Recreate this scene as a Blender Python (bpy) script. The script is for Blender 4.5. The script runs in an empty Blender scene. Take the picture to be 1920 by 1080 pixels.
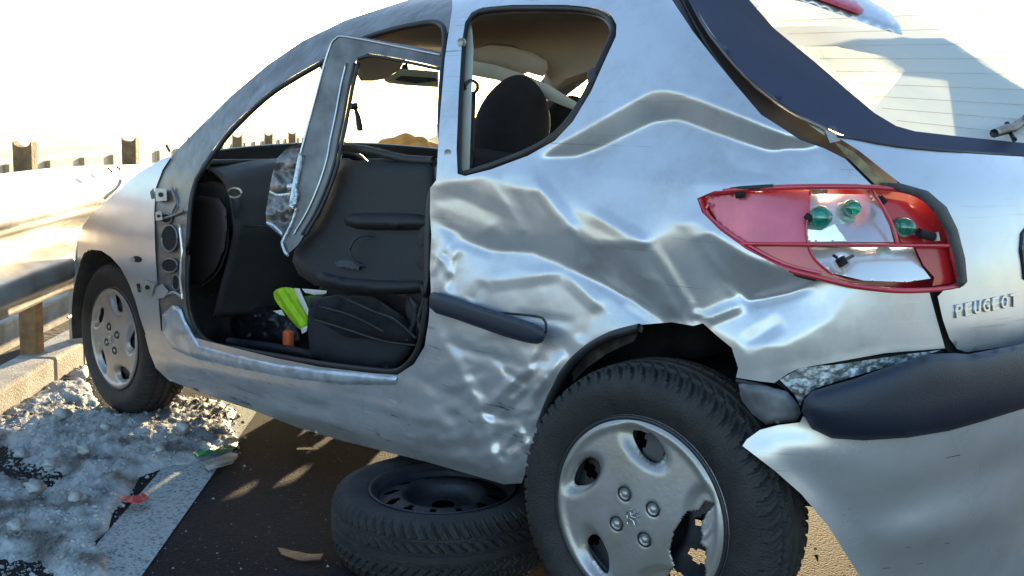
import bpy, bmesh, math, random
import numpy as np
from mathutils import Vector, Matrix, noise
from mathutils.geometry import delaunay_2d_cdt
random.seed(4); rng = np.random.default_rng(7)
SC = bpy.context.scene
COL = SC.collection
# ------------------------------------------------------------------ camera
F = 2069.0
CAM = np.array([3.837, -1.783, 1.105])
def _rot(yaw, pitch, roll):
    cy, sy = math.cos(yaw), math.sin(yaw); cp, sp = math.cos(pitch), math.sin(pitch)
    fwd = np.array([-sy*cp, cy*cp, -sp]); right = np.array([cy, sy, 0.]); up = np.cross(right, fwd)
    c, s = math.cos(roll), math.sin(roll)
    return np.array([c*right+s*up, -s*right+c*up, fwd])
CM = _rot(.7743, .1467, .0286)
cd = bpy.data.cameras.new('camera'); cam = bpy.data.objects.new('camera', cd); COL.objects.link(cam)
cd.sensor_width = 36; cd.lens = 36*F/1920; cd.clip_start = .05; cd.clip_end = 3000
m = Matrix.Identity(4)
for i in range(3):
    m[i][0] = CM[0][i]; m[i][1] = CM[1][i]; m[i][2] = -CM[2][i]; m[i][3] = CAM[i]
cam.matrix_world = m
SC.camera = cam
# ------------------------------------------------------------------ light
SUN_EL = math.radians(8.0); SUN_AZ_VEC = Vector((-.56, .828, 0)).normalized()
w = bpy.data.worlds.new('World'); SC.world = w; w.use_nodes = True
nt = w.node_tree
sky = nt.nodes.new('ShaderNodeTexSky'); sky.sky_type = 'NISHITA'; sky.sun_disc = False
sky.sun_elevation = SUN_EL; sky.sun_rotation = math.atan2(SUN_AZ_VEC.x, SUN_AZ_VEC.y)
sky.dust_density = .6; sky.ozone_density = 1.8; sky.air_density = 1.0
bg = nt.nodes['Background']; bg.inputs['Strength'].default_value = .15
nt.links.new(sky.outputs[0], bg.inputs['Color'])
sd = bpy.data.lights.new('sun', 'SUN'); sd.energy = 5.0; sd.angle = math.radians(.55); sd.color = (1, .76, .44)
sun = bpy.data.objects.new('sun', sd); COL.objects.link(sun)
sv = Vector((SUN_AZ_VEC.x*math.cos(SUN_EL), SUN_AZ_VEC.y*math.cos(SUN_EL), math.sin(SUN_EL)))
sun.rotation_euler = sv.to_track_quat('Z', 'Y').to_euler()
vs = SC.view_settings
SC.display_settings.display_device = 'sRGB'
vs.view_transform = 'Standard'; vs.look = 'None'; vs.gamma = 1; vs.use_curve_mapping = False; vs.exposure = 2.05
# ------------------------------------------------------------------ materials
def rgb(*c): return (c[0], c[1], c[2], 1)
def mat(name, col, rough=.5, metal=0, var=.0, vscale=8, bump=0, bscale=60, spec=.5, coat=0, col2=None, trans=0, emit=None, detail=6, lo=.35, hi=.65, rvar=0):
    m = bpy.data.materials.new(name); m.use_nodes = True; t = m.node_tree; b = t.nodes['Principled BSDF']
    b.inputs['Base Color'].default_value = rgb(*col); b.inputs['Roughness'].default_value = rough
    b.inputs['Metallic'].default_value = metal; b.inputs['Specular IOR Level'].default_value = spec
    b.inputs['Coat Weight'].default_value = coat; b.inputs['Coat Roughness'].default_value = .08
    b.inputs['Transmission Weight'].default_value = trans
    tc = t.nodes.new('ShaderNodeTexCoord')
    if var or col2:
        n = t.nodes.new('ShaderNodeTexNoise'); n.inputs['Scale'].default_value = vscale; n.inputs['Detail'].default_value = detail
        t.links.new(tc.outputs['Object'], n.inputs['Vector'])
        r = t.nodes.new('ShaderNodeValToRGB'); r.color_ramp.elements[0].position = lo; r.color_ramp.elements[1].position = hi
        c2 = col2 if col2 else tuple(max(0, x*(1-var)) for x in col)
        r.color_ramp.elements[0].color = rgb(*c2); r.color_ramp.elements[1].color = rgb(*col)
        t.links.new(n.outputs['Fac'], r.inputs[0]); t.links.new(r.outputs[0], b.inputs['Base Color'])
        if rvar:
            mr = t.nodes.new('ShaderNodeMapRange'); mr.inputs[3].default_value = rough+rvar; mr.inputs[4].default_value = rough-rvar
            t.links.new(n.outputs['Fac'], mr.inputs[0]); t.links.new(mr.outputs[0], b.inputs['Roughness'])
    if bump:
        n2 = t.nodes.new('ShaderNodeTexNoise'); n2.inputs['Scale'].default_value = bscale; n2.inputs['Detail'].default_value = 5
        t.links.new(tc.outputs['Object'], n2.inputs['Vector'])
        bp = t.nodes.new('ShaderNodeBump'); bp.inputs['Strength'].default_value = bump; bp.inputs['Distance'].default_value = .01
        t.links.new(n2.outputs['Fac'], bp.inputs['Height']); t.links.new(bp.outputs[0], b.inputs['Normal'])
    return m
def paint_mat(name, dirt=.25, scratches=.5, rough=.32, bump=.02, metal=.66, grime=0):
    """silver metallic paint: flake grain, road-salt dirt, fine horizontal scratches"""
    m = mat(name, (.63, .635, .68), rough=rough, metal=metal, coat=.25)
    t = m.node_tree; b = t.nodes['Principled BSDF']; L = t.links; N = t.nodes.new
    tc = N('ShaderNodeTexCoord')
    def noise_(scale, detail=5, vec=None, rough_=.6):
        n = N('ShaderNodeTexNoise'); n.inputs['Scale'].default_value = scale; n.inputs['Detail'].default_value = detail; n.inputs['Roughness'].default_value = rough_
        L.new(vec if vec else tc.outputs['Object'], n.inputs['Vector']); return n.outputs['Fac']
    def ramp(fac, a, bb, ca=0, cb=1):
        r = N('ShaderNodeMapRange'); r.inputs[1].default_value = a; r.inputs[2].default_value = bb; r.inputs[3].default_value = ca; r.inputs[4].default_value = cb
        L.new(fac, r.inputs[0]); return r.outputs[0]
    def mix(f, c1, c2):
        x = N('ShaderNodeMix'); x.data_type = 'RGBA'; L.new(f, x.inputs[0])
        for s, c in ((6, c1), (7, c2)):
            if isinstance(c, tuple): x.inputs[s].default_value = rgb(*c)
            else: L.new(c, x.inputs[s])
        return x.outputs[2]
    def mul(a, k):
        x = N('ShaderNodeMath'); x.operation = 'MULTIPLY'; L.new(a, x.inputs[0])
        if isinstance(k, float): x.inputs[1].default_value = k
        else: L.new(k, x.inputs[1])
        return x.outputs[0]
    d = mul(ramp(noise_(5, 8, rough_=.7), .45, .75), ramp(noise_(60, 4), .3, .7, .4, 1))
    d = mul(d, dirt)
    c = mix(d, (.63, .635, .68), (.23, .20, .17))
    # scratches: stretched noise along the car
    mp = N('ShaderNodeMapping'); mp.inputs['Scale'].default_value = (2.2, 3, 170); mp.inputs['Rotation'].default_value = (0, .12, 0)
    L.new(tc.outputs['Object'], mp.inputs[0])
    sraw = noise_(1.0, 3, mp.outputs[0])
    area = ramp(noise_(2.3, 3), .47, .62)
    s = mul(mul(ramp(sraw, .64, .70), area), scratches)
    c = mix(s, c, (.10, .10, .11))
    s2 = mul(mul(ramp(sraw, .38, .33), area), scratches*.5)
    c = mix(s2, c, (.66, .73, .82))
    if grime:      # road film and rubbed marks thrown up around the sill and the wheel
        sx = N('ShaderNodeSeparateXYZ'); L.new(tc.outputs['Object'], sx.inputs[0])
        mp3 = N('ShaderNodeMapping'); mp3.inputs['Scale'].default_value = (3, 3, 14); mp3.inputs['Rotation'].default_value = (0, -.25, 0); L.new(tc.outputs['Object'], mp3.inputs[0])
        g1 = mul(ramp(sx.outputs['Z'], .62, .20), ramp(noise_(1.0, 10, mp3.outputs[0], .8), .42, .66)); g1 = mul(g1, grime)
        c = mix(g1, c, (.20, .18, .165))
        mp2 = N('ShaderNodeMapping'); mp2.inputs['Scale'].default_value = (9, 9, 60); mp2.inputs['Rotation'].default_value = (0, .5, 0); L.new(tc.outputs['Object'], mp2.inputs[0])
        g2 = mul(ramp(noise_(1.0, 4, mp2.outputs[0]), .60, .68), mul(ramp(sx.outputs['Z'], .80, .55), ramp(noise_(4, 3), .50, .60)))
        c = mix(g2, c, (.07, .07, .08))
        g3 = mul(ramp(noise_(1.0, 4, mp2.outputs[0]), .40, .34), mul(ramp(sx.outputs['Z'], .95, .6), ramp(noise_(5, 3), .52, .60)))
        c = mix(g3, c, (.62, .70, .80))
    L.new(c, b.inputs['Base Color'])
    L.new(ramp(noise_(9, 6), .3, .7, rough-.05, rough+.08), b.inputs['Roughness'])
    bp = N('ShaderNodeBump'); bp.inputs['Strength'].default_value = bump; bp.inputs['Distance'].default_value = .02
    L.new(noise_(14, 4), bp.inputs['Height']); L.new(bp.outputs[0], b.inputs['Normal'])
    return m
M_SILVER = paint_mat('silver_paint', .25, .3)
M_CRASH = paint_mat('scraped_silver_paint', .50, .9, .33, .02, .64, .42)
M_BUMPER = paint_mat('silver_bumper_paint', .25, .35, .30, .015, .56)
M_BARE = mat('bare_inner_metal', (.26, .245, .245), .38, .6, col2=(.18, .165, .165), vscale=12, bump=.3, bscale=30)
M_SEAL = mat('black_rubber_seal', (.018, .018, .022), .5, var=.4, vscale=30)
M_TYRE = mat('tyre_rubber', (.012, .012, .014), .68, col2=(.024, .023, .024), vscale=25, bump=.35, bscale=260)
M_PLAST = mat('dark_plastic_trim', (.016, .018, .026), .48, var=.3, vscale=20, bump=.3, bscale=350)
M_STRIP = mat('bumper_strip_plastic', (.018, .024, .045), .40, var=.25, vscale=6, bump=.25, bscale=500)
M_DASH = mat('dashboard_plastic', (.028, .031, .035), .6, var=.2, vscale=10, bump=.3, bscale=400)
M_FABRIC = mat('charcoal_seat_fabric', (.012, .013, .020), .95, var=.45, vscale=14, bump=.7, bscale=420)
M_CARPET = mat('dark_carpet', (.015, .014, .016), 1, var=.4, vscale=40, bump=.6, bscale=300)
M_HEAD = mat('beige_headlining', (.36, .29, .235), .95, var=.15, vscale=6, bump=.2, bscale=200)
M_PALETRIM = mat('pale_beige_trim', (.52, .50, .42), .7, var=.15, vscale=9)
M_CAP = mat('silver_hubcap', (.46, .45, .475), .38, .55, col2=(.36, .34, .32), vscale=9, bump=.08, bscale=90, coat=.2)
M_RIM = mat('dark_steel_rim', (.018, .021, .031), .42, .2, col2=(.034, .034, .040), vscale=20, bump=.15, bscale=80)
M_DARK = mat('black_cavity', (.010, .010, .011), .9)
M_LINER = mat('dirty_arch_liner', (.045, .040, .036), .85, col2=(.015, .014, .014), vscale=14, bump=.6, bscale=60)
M_RED = mat('red_lamp_plastic', (.62, .035, .06), .25, var=.25, vscale=10, coat=.6)
M_PINK = mat('pink_red_reflector', (.72, .14, .20), .28, .2, var=.2, vscale=14, coat=.5)
M_DKRED = mat('dark_red_lamp_plastic', (.42, .012, .018), .3, coat=.4)
M_CHROME = mat('lamp_reflector_chrome', (.90, .88, .87), .22, .6, bump=.05, bscale=25)
M_BOWL = mat('dull_lamp_reflector', (.62, .55, .60), .25, .6)
M_GREEN = mat('green_bulb_glass', (.03, .60, .42), .05, 0, coat=1, var=.6, vscale=70, trans=.75)
M_BADGE = mat('chrome_badge', (.60, .60, .62), .28, .9)
M_FRIT = mat('dark_window_border', (.022, .034, .075), .65, spec=.12, var=.2, vscale=4)
M_WOOD = mat('weathered_wood', (.30, .17, .07), .85, col2=(.16, .09, .045), vscale=18, bump=.6, bscale=80)
M_GALV = mat('galvanised_steel', (.50, .49, .47), .45, .35, col2=(.34, .31, .28), vscale=7, bump=.15, bscale=40)
M_CONC = mat('concrete', (.42, .41, .38), .9, col2=(.26, .24, .21), vscale=9, bump=.6, bscale=120)
M_VEST = mat('hi_vis_fabric', (.36, .62, .01), .7, var=.25, vscale=30, bump=.3, bscale=120)
M_WHITE = mat('reflective_white_tape', (.62, .64, .64), .45)
M_ORANGE = mat('orange_plastic', (.62, .12, .04), .5, var=.15)
M_ORANGEF = mat('orange_fabric', (.85, .30, .04), .8, var=.4, vscale=20)
def glass_mat(name, tint=(.9, .95, .95), refl=.04, glare=0):
    """thin pane: clear, mirror at grazing angles, optionally whitened by a diffuse layer that imitates sky glare"""
    m = bpy.data.materials.new(name); m.use_nodes = True; t = m.node_tree; L = t.links; N = t.nodes.new
    t.nodes.clear(); o = N('ShaderNodeOutputMaterial'); tr = N('ShaderNodeBsdfTransparent'); gl = N('ShaderNodeBsdfGlossy')
    tr.inputs[0].default_value = rgb(*tint); gl.inputs['Roughness'].default_value = .03
    lw = N('ShaderNodeLayerWeight'); lw.inputs[0].default_value = .5
    pw = N('ShaderNodeMath'); pw.operation = 'POWER'; pw.inputs[1].default_value = 5; L.new(lw.outputs['Facing'], pw.inputs[0])
    ma = N('ShaderNodeMath'); ma.operation = 'MULTIPLY_ADD'; ma.inputs[1].default_value = 1-refl; ma.inputs[2].default_value = refl; L.new(pw.outputs[0], ma.inputs[0])
    mx = N('ShaderNodeMixShader'); L.new(ma.outputs[0], mx.inputs[0]); L.new(tr.outputs[0], mx.inputs[1]); L.new(gl.outputs[0], mx.inputs[2])
    out = mx
    if glare:  # white diffuse layer painted over the pane in place of reflected sky glare
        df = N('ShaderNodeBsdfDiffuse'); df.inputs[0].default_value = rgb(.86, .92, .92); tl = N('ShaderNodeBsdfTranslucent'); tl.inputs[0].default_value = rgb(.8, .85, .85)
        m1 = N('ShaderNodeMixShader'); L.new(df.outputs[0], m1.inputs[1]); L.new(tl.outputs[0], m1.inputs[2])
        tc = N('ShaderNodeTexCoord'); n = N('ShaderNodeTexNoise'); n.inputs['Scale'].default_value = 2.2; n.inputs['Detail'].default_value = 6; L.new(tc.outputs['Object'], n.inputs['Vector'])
        mr = N('ShaderNodeMapRange'); mr.inputs[1].default_value = .3; mr.inputs[2].default_value = .7; mr.inputs[3].default_value = glare-.15; mr.inputs[4].default_value = glare+.15; L.new(n.outputs['Fac'], mr.inputs[0])
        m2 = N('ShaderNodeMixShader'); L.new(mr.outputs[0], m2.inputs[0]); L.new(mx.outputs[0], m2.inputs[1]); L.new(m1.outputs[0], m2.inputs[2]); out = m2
    L.new(out.outputs[0], o.inputs[0]); return m
M_GLASS = glass_mat('window_glass', (.94, .97, .96), .03)
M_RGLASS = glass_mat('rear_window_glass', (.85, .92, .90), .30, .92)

# ------------------------------------------------------------------ object helpers
def link(o, parent=None):
    COL.objects.link(o)
    if parent is not None: o.parent = parent
    return o
def mesh_obj(name, verts, faces, material, parent=None, smooth=True):
    me = bpy.data.meshes.new(name); me.from_pydata([tuple(map(float, v)) for v in verts], [], [tuple(map(int, f)) for f in faces]); me.update()
    if smooth: me.shade_smooth()
    me.materials.append(material)
    o = bpy.data.objects.new(name, me)
    return link(o, parent)
def tag(o, label, cat, group=None):
    o['label'] = label; o['category'] = cat
    if group: o['group'] = group
    return o
def empty(name, label, cat, loc=(0, 0, 0), group=None):
    e = bpy.data.objects.new(name, None); e.empty_display_size = .1; e.location = loc; link(e); return tag(e, label, cat, group)
def parent_keep(o, p):
    """parent to an Empty that sits at p.location, keeping world coordinates"""
    o.parent = p; o.matrix_parent_inverse = Matrix.Translation(p.location).inverted(); return o
def struct(o, kind='structure'): o['kind'] = kind; return o
def solid(o, t, off=-1):
    s = o.modifiers.new('thickness', 'SOLIDIFY'); s.thickness = t; s.offset = off; s.use_rim = True; return o
def bevel(o, w_, seg=2):
    b = o.modifiers.new('bevel', 'BEVEL'); b.width = w_; b.segments = seg; b.limit_method = 'ANGLE'; b.angle_limit = .6; return o
def autosmooth(o, ang=35):
    me = o.data
    me.set_sharp_from_angle(angle=math.radians(ang)); return o
def box_vf(c, s, R=None):
    v = []; c = np.array(c, float); s = np.array(s, float)/2
    for a in (-1, 1):
        for b in (-1, 1):
            for d in (-1, 1):
                p = np.array([a, b, d])*s
                if R is not None: p = R @ p
                v.append(c+p)
    f = [(0, 1, 3, 2), (4, 6, 7, 5), (0, 4, 5, 1), (2, 3, 7, 6), (0, 2, 6, 4), (1, 5, 7, 3)]
    return v, f
def box(name, c, s, material, parent=None, R=None, bev=0):
    v, f = box_vf(c, s, R); o = mesh_obj(name, v, f, material, parent, False)
    if bev: bevel(o, bev)
    return o
def smooth_path(P, n=6):
    P = [np.array(p, float) for p in P]; out = []
    Q = [2*P[0]-P[1]]+P+[2*P[-1]-P[-2]]
    for i in range(1, len(Q)-2):
        for k in range(n):
            t = k/n; a, b, c, d = Q[i-1], Q[i], Q[i+1], Q[i+2]
            out.append(.5*((2*b)+(-a+c)*t+(2*a-5*b+4*c-d)*t*t+(-a+3*b-3*c+d)*t**3))
    out.append(P[-1]); return out
def tube(name, P, r, material, parent=None, seg=8, n=5, flat=1.0, smooth=True):
    """tube along 3D points; r number or list; flat squashes it along the world y"""
    if n > 1: 
        rr = r if isinstance(r, (int, float)) else list(np.interp(np.linspace(0, 1, (len(P)-1)*n+1), np.linspace(0, 1, len(P)), r))
        P = smooth_path(P, n); r = rr
    P = [np.array(p, float) for p in P]; V = []; Fc = []
    for i, p in enumerate(P):
        t = P[min(i+1, len(P)-1)]-P[max(i-1, 0)]; t = t/(np.linalg.norm(t)+1e-9)
        u = np.cross(t, [0, 0, 1.]); 
        if np.linalg.norm(u) < .05: u = np.cross(t, [0, 1., 0])
        u /= np.linalg.norm(u); v = np.cross(t, u); ri = r if isinstance(r, (int, float)) else r[i]
        for k in range(seg):
            a = 2*math.pi*k/seg; V.append(p+ri*(math.cos(a)*u*flat+math.sin(a)*v))
    for i in range(len(P)-1):
        for k in range(seg):
            a = i*seg+k; b = i*seg+(k+1) % seg; Fc.append((a, b, b+seg, a+seg))
    Fc.append(tuple(range(seg))); Fc.append(tuple(range(len(P)*seg-1, len(P)*seg-seg-1, -1)))
    return mesh_obj(name, V, Fc, material, parent)
def lathe_vf(prof, n=96, disp=None):
    """profile [(r, w)] about local z"""
    V = []; Fc = []; m_ = len(prof)
    for i in range(n):
        a = 2*math.pi*i/n; c, s = math.cos(a), math.sin(a)
        for (r, w_) in prof: V.append((r*c, r*s, w_))
    for i in range(n):
        j = (i+1) % n
        for k in range(m_-1): Fc.append((i*m_+k, j*m_+k, j*m_+k+1, i*m_+k+1))
    return V, Fc
# ------------------------------------------------------------------ survey of the photograph -> world
def rays(uv):
    uv = np.atleast_2d(np.asarray(uv, float))
    return np.stack([(uv[:, 0]-960)/F, -(uv[:, 1]-540)/F, np.ones(len(uv))], 1) @ CM
def on_axis(uv, ax, val):
    d = rays(uv); t = (val-CAM[ax])/d[:, ax]; return CAM+d*t[:, None]
def at(u, v, ax, val): return on_axis([(u, v)], {'x': 0, 'y': 1, 'z': 2}[ax], val)[0]
def atZ(u, v, Z): return CAM+rays([(u, v)])[0]*Z
TILT = .047          # the wreck stands nose down: its tail rests on the loose wheel
def B(x, y, z): return np.array([x, y, z+TILT*x])
def table(xs, ys, s=.02, lo=-.5, hi=2.0, n=800):
    t = np.linspace(lo, hi, n); v = np.interp(t, xs, ys); k = int(3*s/(t[1]-t[0])); g = np.exp(-.5*(np.arange(-k, k+1)*(t[1]-t[0])/s)**2); g /= g.sum()
    v = np.convolve(np.pad(v, k, mode='edge'), g, 'valid'); return lambda q: np.interp(q, t, v)
SIDE = table([.0, .1, .2, .35, .55, .75, .88, .97, 1.08, 1.18, 1.30, 1.38, 1.44, 1.5], [.13, .08, .045, .02, .0, .012, .035, .065, .125, .185, .265, .33, .45, .75], .035)
REAR = table([.1, .25, .4, .55, .7, .85, .96, 1.05, 1.27, 1.36, 1.44], [2.93, 2.98, 3.02, 3.02, 3.01, 2.97, 2.90, 2.78, 2.45, 2.25, 1.9], .035)
def side_y(x, zb):
    return SIDE(zb)+.55*np.clip(x-2.45, 0, None)**2+.16*np.clip(.35-x, 0, None)**2+.9*np.clip(-.35-x, 0, None)**2
def rear_x(y, zb): return REAR(zb)-.30*(y-.826)**2
def hull_g(p, grow=0):
    x, y, z = p[:, 0], p[:, 1], p[:, 2]; zb = z-TILT*x
    a = side_y(x, zb)-y-grow; b = x-rear_x(y, zb)-grow; k = .12
    h = np.clip(k-np.abs(a-b), 0, None)/k
    return np.maximum(a, b)+h*h*k*.25
def hull_t(uv, grow=0):
    d = rays(uv); t = np.full(len(d), np.nan); lo = np.full(len(d), 1.2); prev = hull_g(CAM+d*1.2, grow); found = np.zeros(len(d), bool); T = 1.2
    while T < 6.5 and not found.all():
        T += .02; g = hull_g(CAM+d*T, grow); hit = (~found) & (g < 0); lo[hit] = T-.02; found |= hit
    hi = lo+.02
    for _ in range(18):
        mid = .5*(lo+hi); g = hull_g(CAM+d*mid[:, None], grow); inside = g < 0; hi = np.where(inside, mid, hi); lo = np.where(inside, lo, mid)
    t = hi
    if not found.all():                                    # rays that pass beside the body: nearest value
        bad = np.where(~found)[0]; good = np.where(found)[0]; uv = np.asarray(uv)
        for b_ in bad:
            if len(good): t[b_] = t[good[np.argmin(((uv[good]-uv[b_])**2).sum(1))]]
            else: t[b_] = 3.
    return t
def surf_t(uv, surf):
    if surf == 'hull': return hull_t(uv)
    if surf[0] == 'grow': return hull_t(uv, surf[1])
    if surf[0] in 'xyz' and len(surf[0]) == 1:
        ax = 'xyz'.index(surf[0]); d = rays(uv); return (surf[1]-CAM[ax])/d[:, ax]
    if surf[0] == 'ctrl':                                  # plane through surveyed points (u, v, distance)
        A = np.array([[u, v, 1] for u, v, Z in surf[1]], float); b = np.array([1/Z for u, v, Z in surf[1]])
        k = np.linalg.lstsq(A, b, rcond=None)[0]; uv = np.asarray(uv, float); return 1/(uv @ k[:2]+k[2])
def inside(P, poly):
    P = np.asarray(P); x, y = P[:, 0], P[:, 1]; r = np.zeros(len(P), bool); n = len(poly)
    for i in range(n):
        x1, y1 = poly[i]; x2, y2 = poly[(i+1) % n]
        if y1 == y2: continue
        c = ((y1 > y) != (y2 > y)) & (x < (x2-x1)*(y-y1)/(y2-y1)+x1); r ^= c
    return r
def edge_dist(P, poly):
    P = np.asarray(P, float); D = np.full(len(P), 1e9); n = len(poly)
    for i in range(n):
        a = np.array(poly[i], float); b = np.array(poly[(i+1) % n], float); ab = b-a; L = (ab**2).sum()
        if L == 0: continue
        t = np.clip(((P-a) @ ab)/L, 0, 1); D = np.minimum(D, np.sqrt(((P-a-t[:, None]*ab)**2).sum(1)))
    return D
def round_poly(poly, it=2):
    P = [np.array(p, float) for p in poly]
    for _ in range(it):
        Q = []
        for i in range(len(P)):
            a, b = P[i], P[(i+1) % len(P)]; Q += [.75*a+.25*b, .25*a+.75*b]
        P = Q
    return [tuple(p) for p in P]
def resample(poly, step):
    out = []; n = len(poly)
    for i in range(n):
        a = np.array(poly[i], float); b = np.array(poly[(i+1) % n], float); L = np.linalg.norm(b-a); k = max(1, int(round(L/step)))
        for j in range(k): out.append(tuple(a+(b-a)*j/k))
    return out
def cdt(outline, holes=(), step=6):
    loops = [resample(outline, step)]+[resample(h, step) for h in holes]
    pts = []; edges = []
    for L in loops:
        s = len(pts); pts += L; edges += [(s+i, s+(i+1) % len(L)) for i in range(len(L))]
    A = np.array(loops[0]); x0, y0 = A.min(0); x1, y1 = A.max(0)
    gx = np.arange(x0, x1, step); gy = np.arange(y0, y1, step*.9)
    G = np.array([(x+(j % 2)*step*.5, y) for j, y in enumerate(gy) for x in gx])
    if len(G):
        k = inside(G, outline) & (edge_dist(G, outline) > step*.45)
        for h in holes: k &= ~inside(G, h) & (edge_dist(G, h) > step*.45)
        pts = pts+[tuple(g) for g in G[k]]
    vs_, es, fs, *_ = delaunay_2d_cdt([Vector(p) for p in pts], edges, [], 0, 1e-4)
    V = np.array([(v.x, v.y) for v in vs_]); Fc = np.array([f for f in fs if len(f) == 3])
    cen = V[Fc].mean(1); k = inside(cen, outline)
    for h in holes: k &= ~inside(cen, h)
    return V, Fc[k]
def panel(name, outline, material, parent=None, surf='hull', off=0., holes=(), step=8, disp=None, thick=.003, dome=None, rnd=0, smooth=True):
    """sheet part whose outline was surveyed from the photograph and lies on a surface of the wreck"""
    if rnd: outline = round_poly(outline, rnd)
    V, Fc = cdt(outline, holes, step)
    t = surf_t(V, surf)+off
    if disp is not None: t = t+disp(V)
    if dome:
        d = np.clip(edge_dist(V, outline)/dome[1], 0, 1); t = t-dome[0]*np.sqrt(np.clip(1-(1-d)**2, 0, 1))
    P = CAM+rays(V)*t[:, None]
    f = Fc[0]; n = np.cross(P[Fc[:, 1]]-P[Fc[:, 0]], P[Fc[:, 2]]-P[Fc[:, 0]]); c = P[Fc].mean(1)-CAM
    if (np.einsum('ij,ij->i', n, c) > 0).mean() > .5: Fc = Fc[:, ::-1]
    if thick:                                              # back skin and a rim with its own vertices, so that edges stay crisp
        n0 = len(P); back = P+rays(V)*thick; ed = {}
        for tri in Fc:
            for k in range(3):
                e = (int(tri[k]), int(tri[(k+1) % 3])); ed[e] = 1
        rim = [e for e in ed if (e[1], e[0]) not in ed]; VV = [P, back]; FF = [tuple(f) for f in Fc]+[(f[2]+n0, f[1]+n0, f[0]+n0) for f in Fc]; k = 2*n0; rv = []
        idx = {}
        for a_, b_ in rim:
            for v_ in (a_, b_):
                if v_ not in idx: idx[v_] = k; rv += [P[v_], back[v_]]; k += 2
            FF.append((idx[b_], idx[a_], idx[a_]+1, idx[b_]+1))
        P = np.concatenate([P, back, np.array(rv)]); Fc = FF
    return mesh_obj(name, P, Fc, material, parent, smooth)
def curve3(px, off=0):
    q = hull_t(px)+off; return np.array(smooth_path(list(CAM+rays(px)*q[:, None]), 6))
def on_curve(Cv, u):
    k = u*(len(Cv)-1); i = min(int(k), len(Cv)-2); return Cv[i]*(1-k+i)+Cv[i+1]*(k-i)
class Dents:
    """crash damage: wanted tilts per region (down / right, degrees) -> depth field by a Poisson solve"""
    def __init__(s, box_, step, regions, eps=.0006, blur=1.2, mm=.92e-3, gain=1.0):
        s.b = box_; s.h = step; nx = int((box_[2]-box_[0])/step)+1; ny = int((box_[3]-box_[1])/step)+1
        X, Y = np.meshgrid(box_[0]+np.arange(nx)*step, box_[1]+np.arange(ny)*step); P = np.stack([X.ravel(), Y.ravel()], 1)
        gy = np.zeros((ny, nx)); gx = np.zeros((ny, nx))
        for poly, ay, ax in regions:
            mk = inside(P, poly).reshape(ny, nx)
            gy[mk] = gain*math.tan(math.radians(ay)); gx[mk] = gain*math.tan(math.radians(ax))
        k = np.exp(-.5*(np.arange(-6, 7)/blur)**2); k /= k.sum()
        def bl(a):
            a = np.apply_along_axis(lambda r: np.convolve(np.pad(r, 6, mode='edge'), k, 'valid'), 0, a)
            return np.apply_along_axis(lambda r: np.convolve(np.pad(r, 6, mode='edge'), k, 'valid'), 1, a)
        gy = bl(gy)*step*mm; gx = bl(gx)*step*mm
        div = np.zeros((ny, nx)); div[1:] += gy[1:]; div[:-1] -= gy[1:]; div[:, 1:] += gx[:, 1:]; div[:, :-1] -= gx[:, 1:]
        def dct2(a):
            b = np.concatenate([a, a[::-1]], 0); b = np.concatenate([b, b[:, ::-1]], 1); return np.fft.fft2(b)
        D = dct2(div); ky = np.fft.fftfreq(2*ny)*2*np.pi; kx = np.fft.fftfreq(2*nx)*2*np.pi
        lam = (2-2*np.cos(ky))[:, None]+(2-2*np.cos(kx))[None]
        s.z = np.real(np.fft.ifft2(D/(lam+eps)))[:ny, :nx]
    def __call__(s, V):
        x = np.clip((V[:, 0]-s.b[0])/s.h, 0, s.z.shape[1]-1.001); y = np.clip((V[:, 1]-s.b[1])/s.h, 0, s.z.shape[0]-1.001)
        i = x.astype(int); j = y.astype(int); a = x-i; b = y-j; z = s.z
        return z[j, i]*(1-a)*(1-b)+z[j, i+1]*a*(1-b)+z[j+1, i]*(1-a)*b+z[j+1, i+1]*a*b
def fbm(P, scale, octv=4, seed=0, ridged=False):
    out = np.zeros(len(P))
    for i, (x, y) in enumerate(P):
        v = 0; a = 1; f = scale
        for o in range(octv):
            n_ = noise.noise(Vector((x*f+seed, y*f-seed, o*3.7+seed)))
            v += a*((1-abs(n_)*2) if ridged else n_); a *= .5; f *= 2.1
        out[i] = v
    return out

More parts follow.
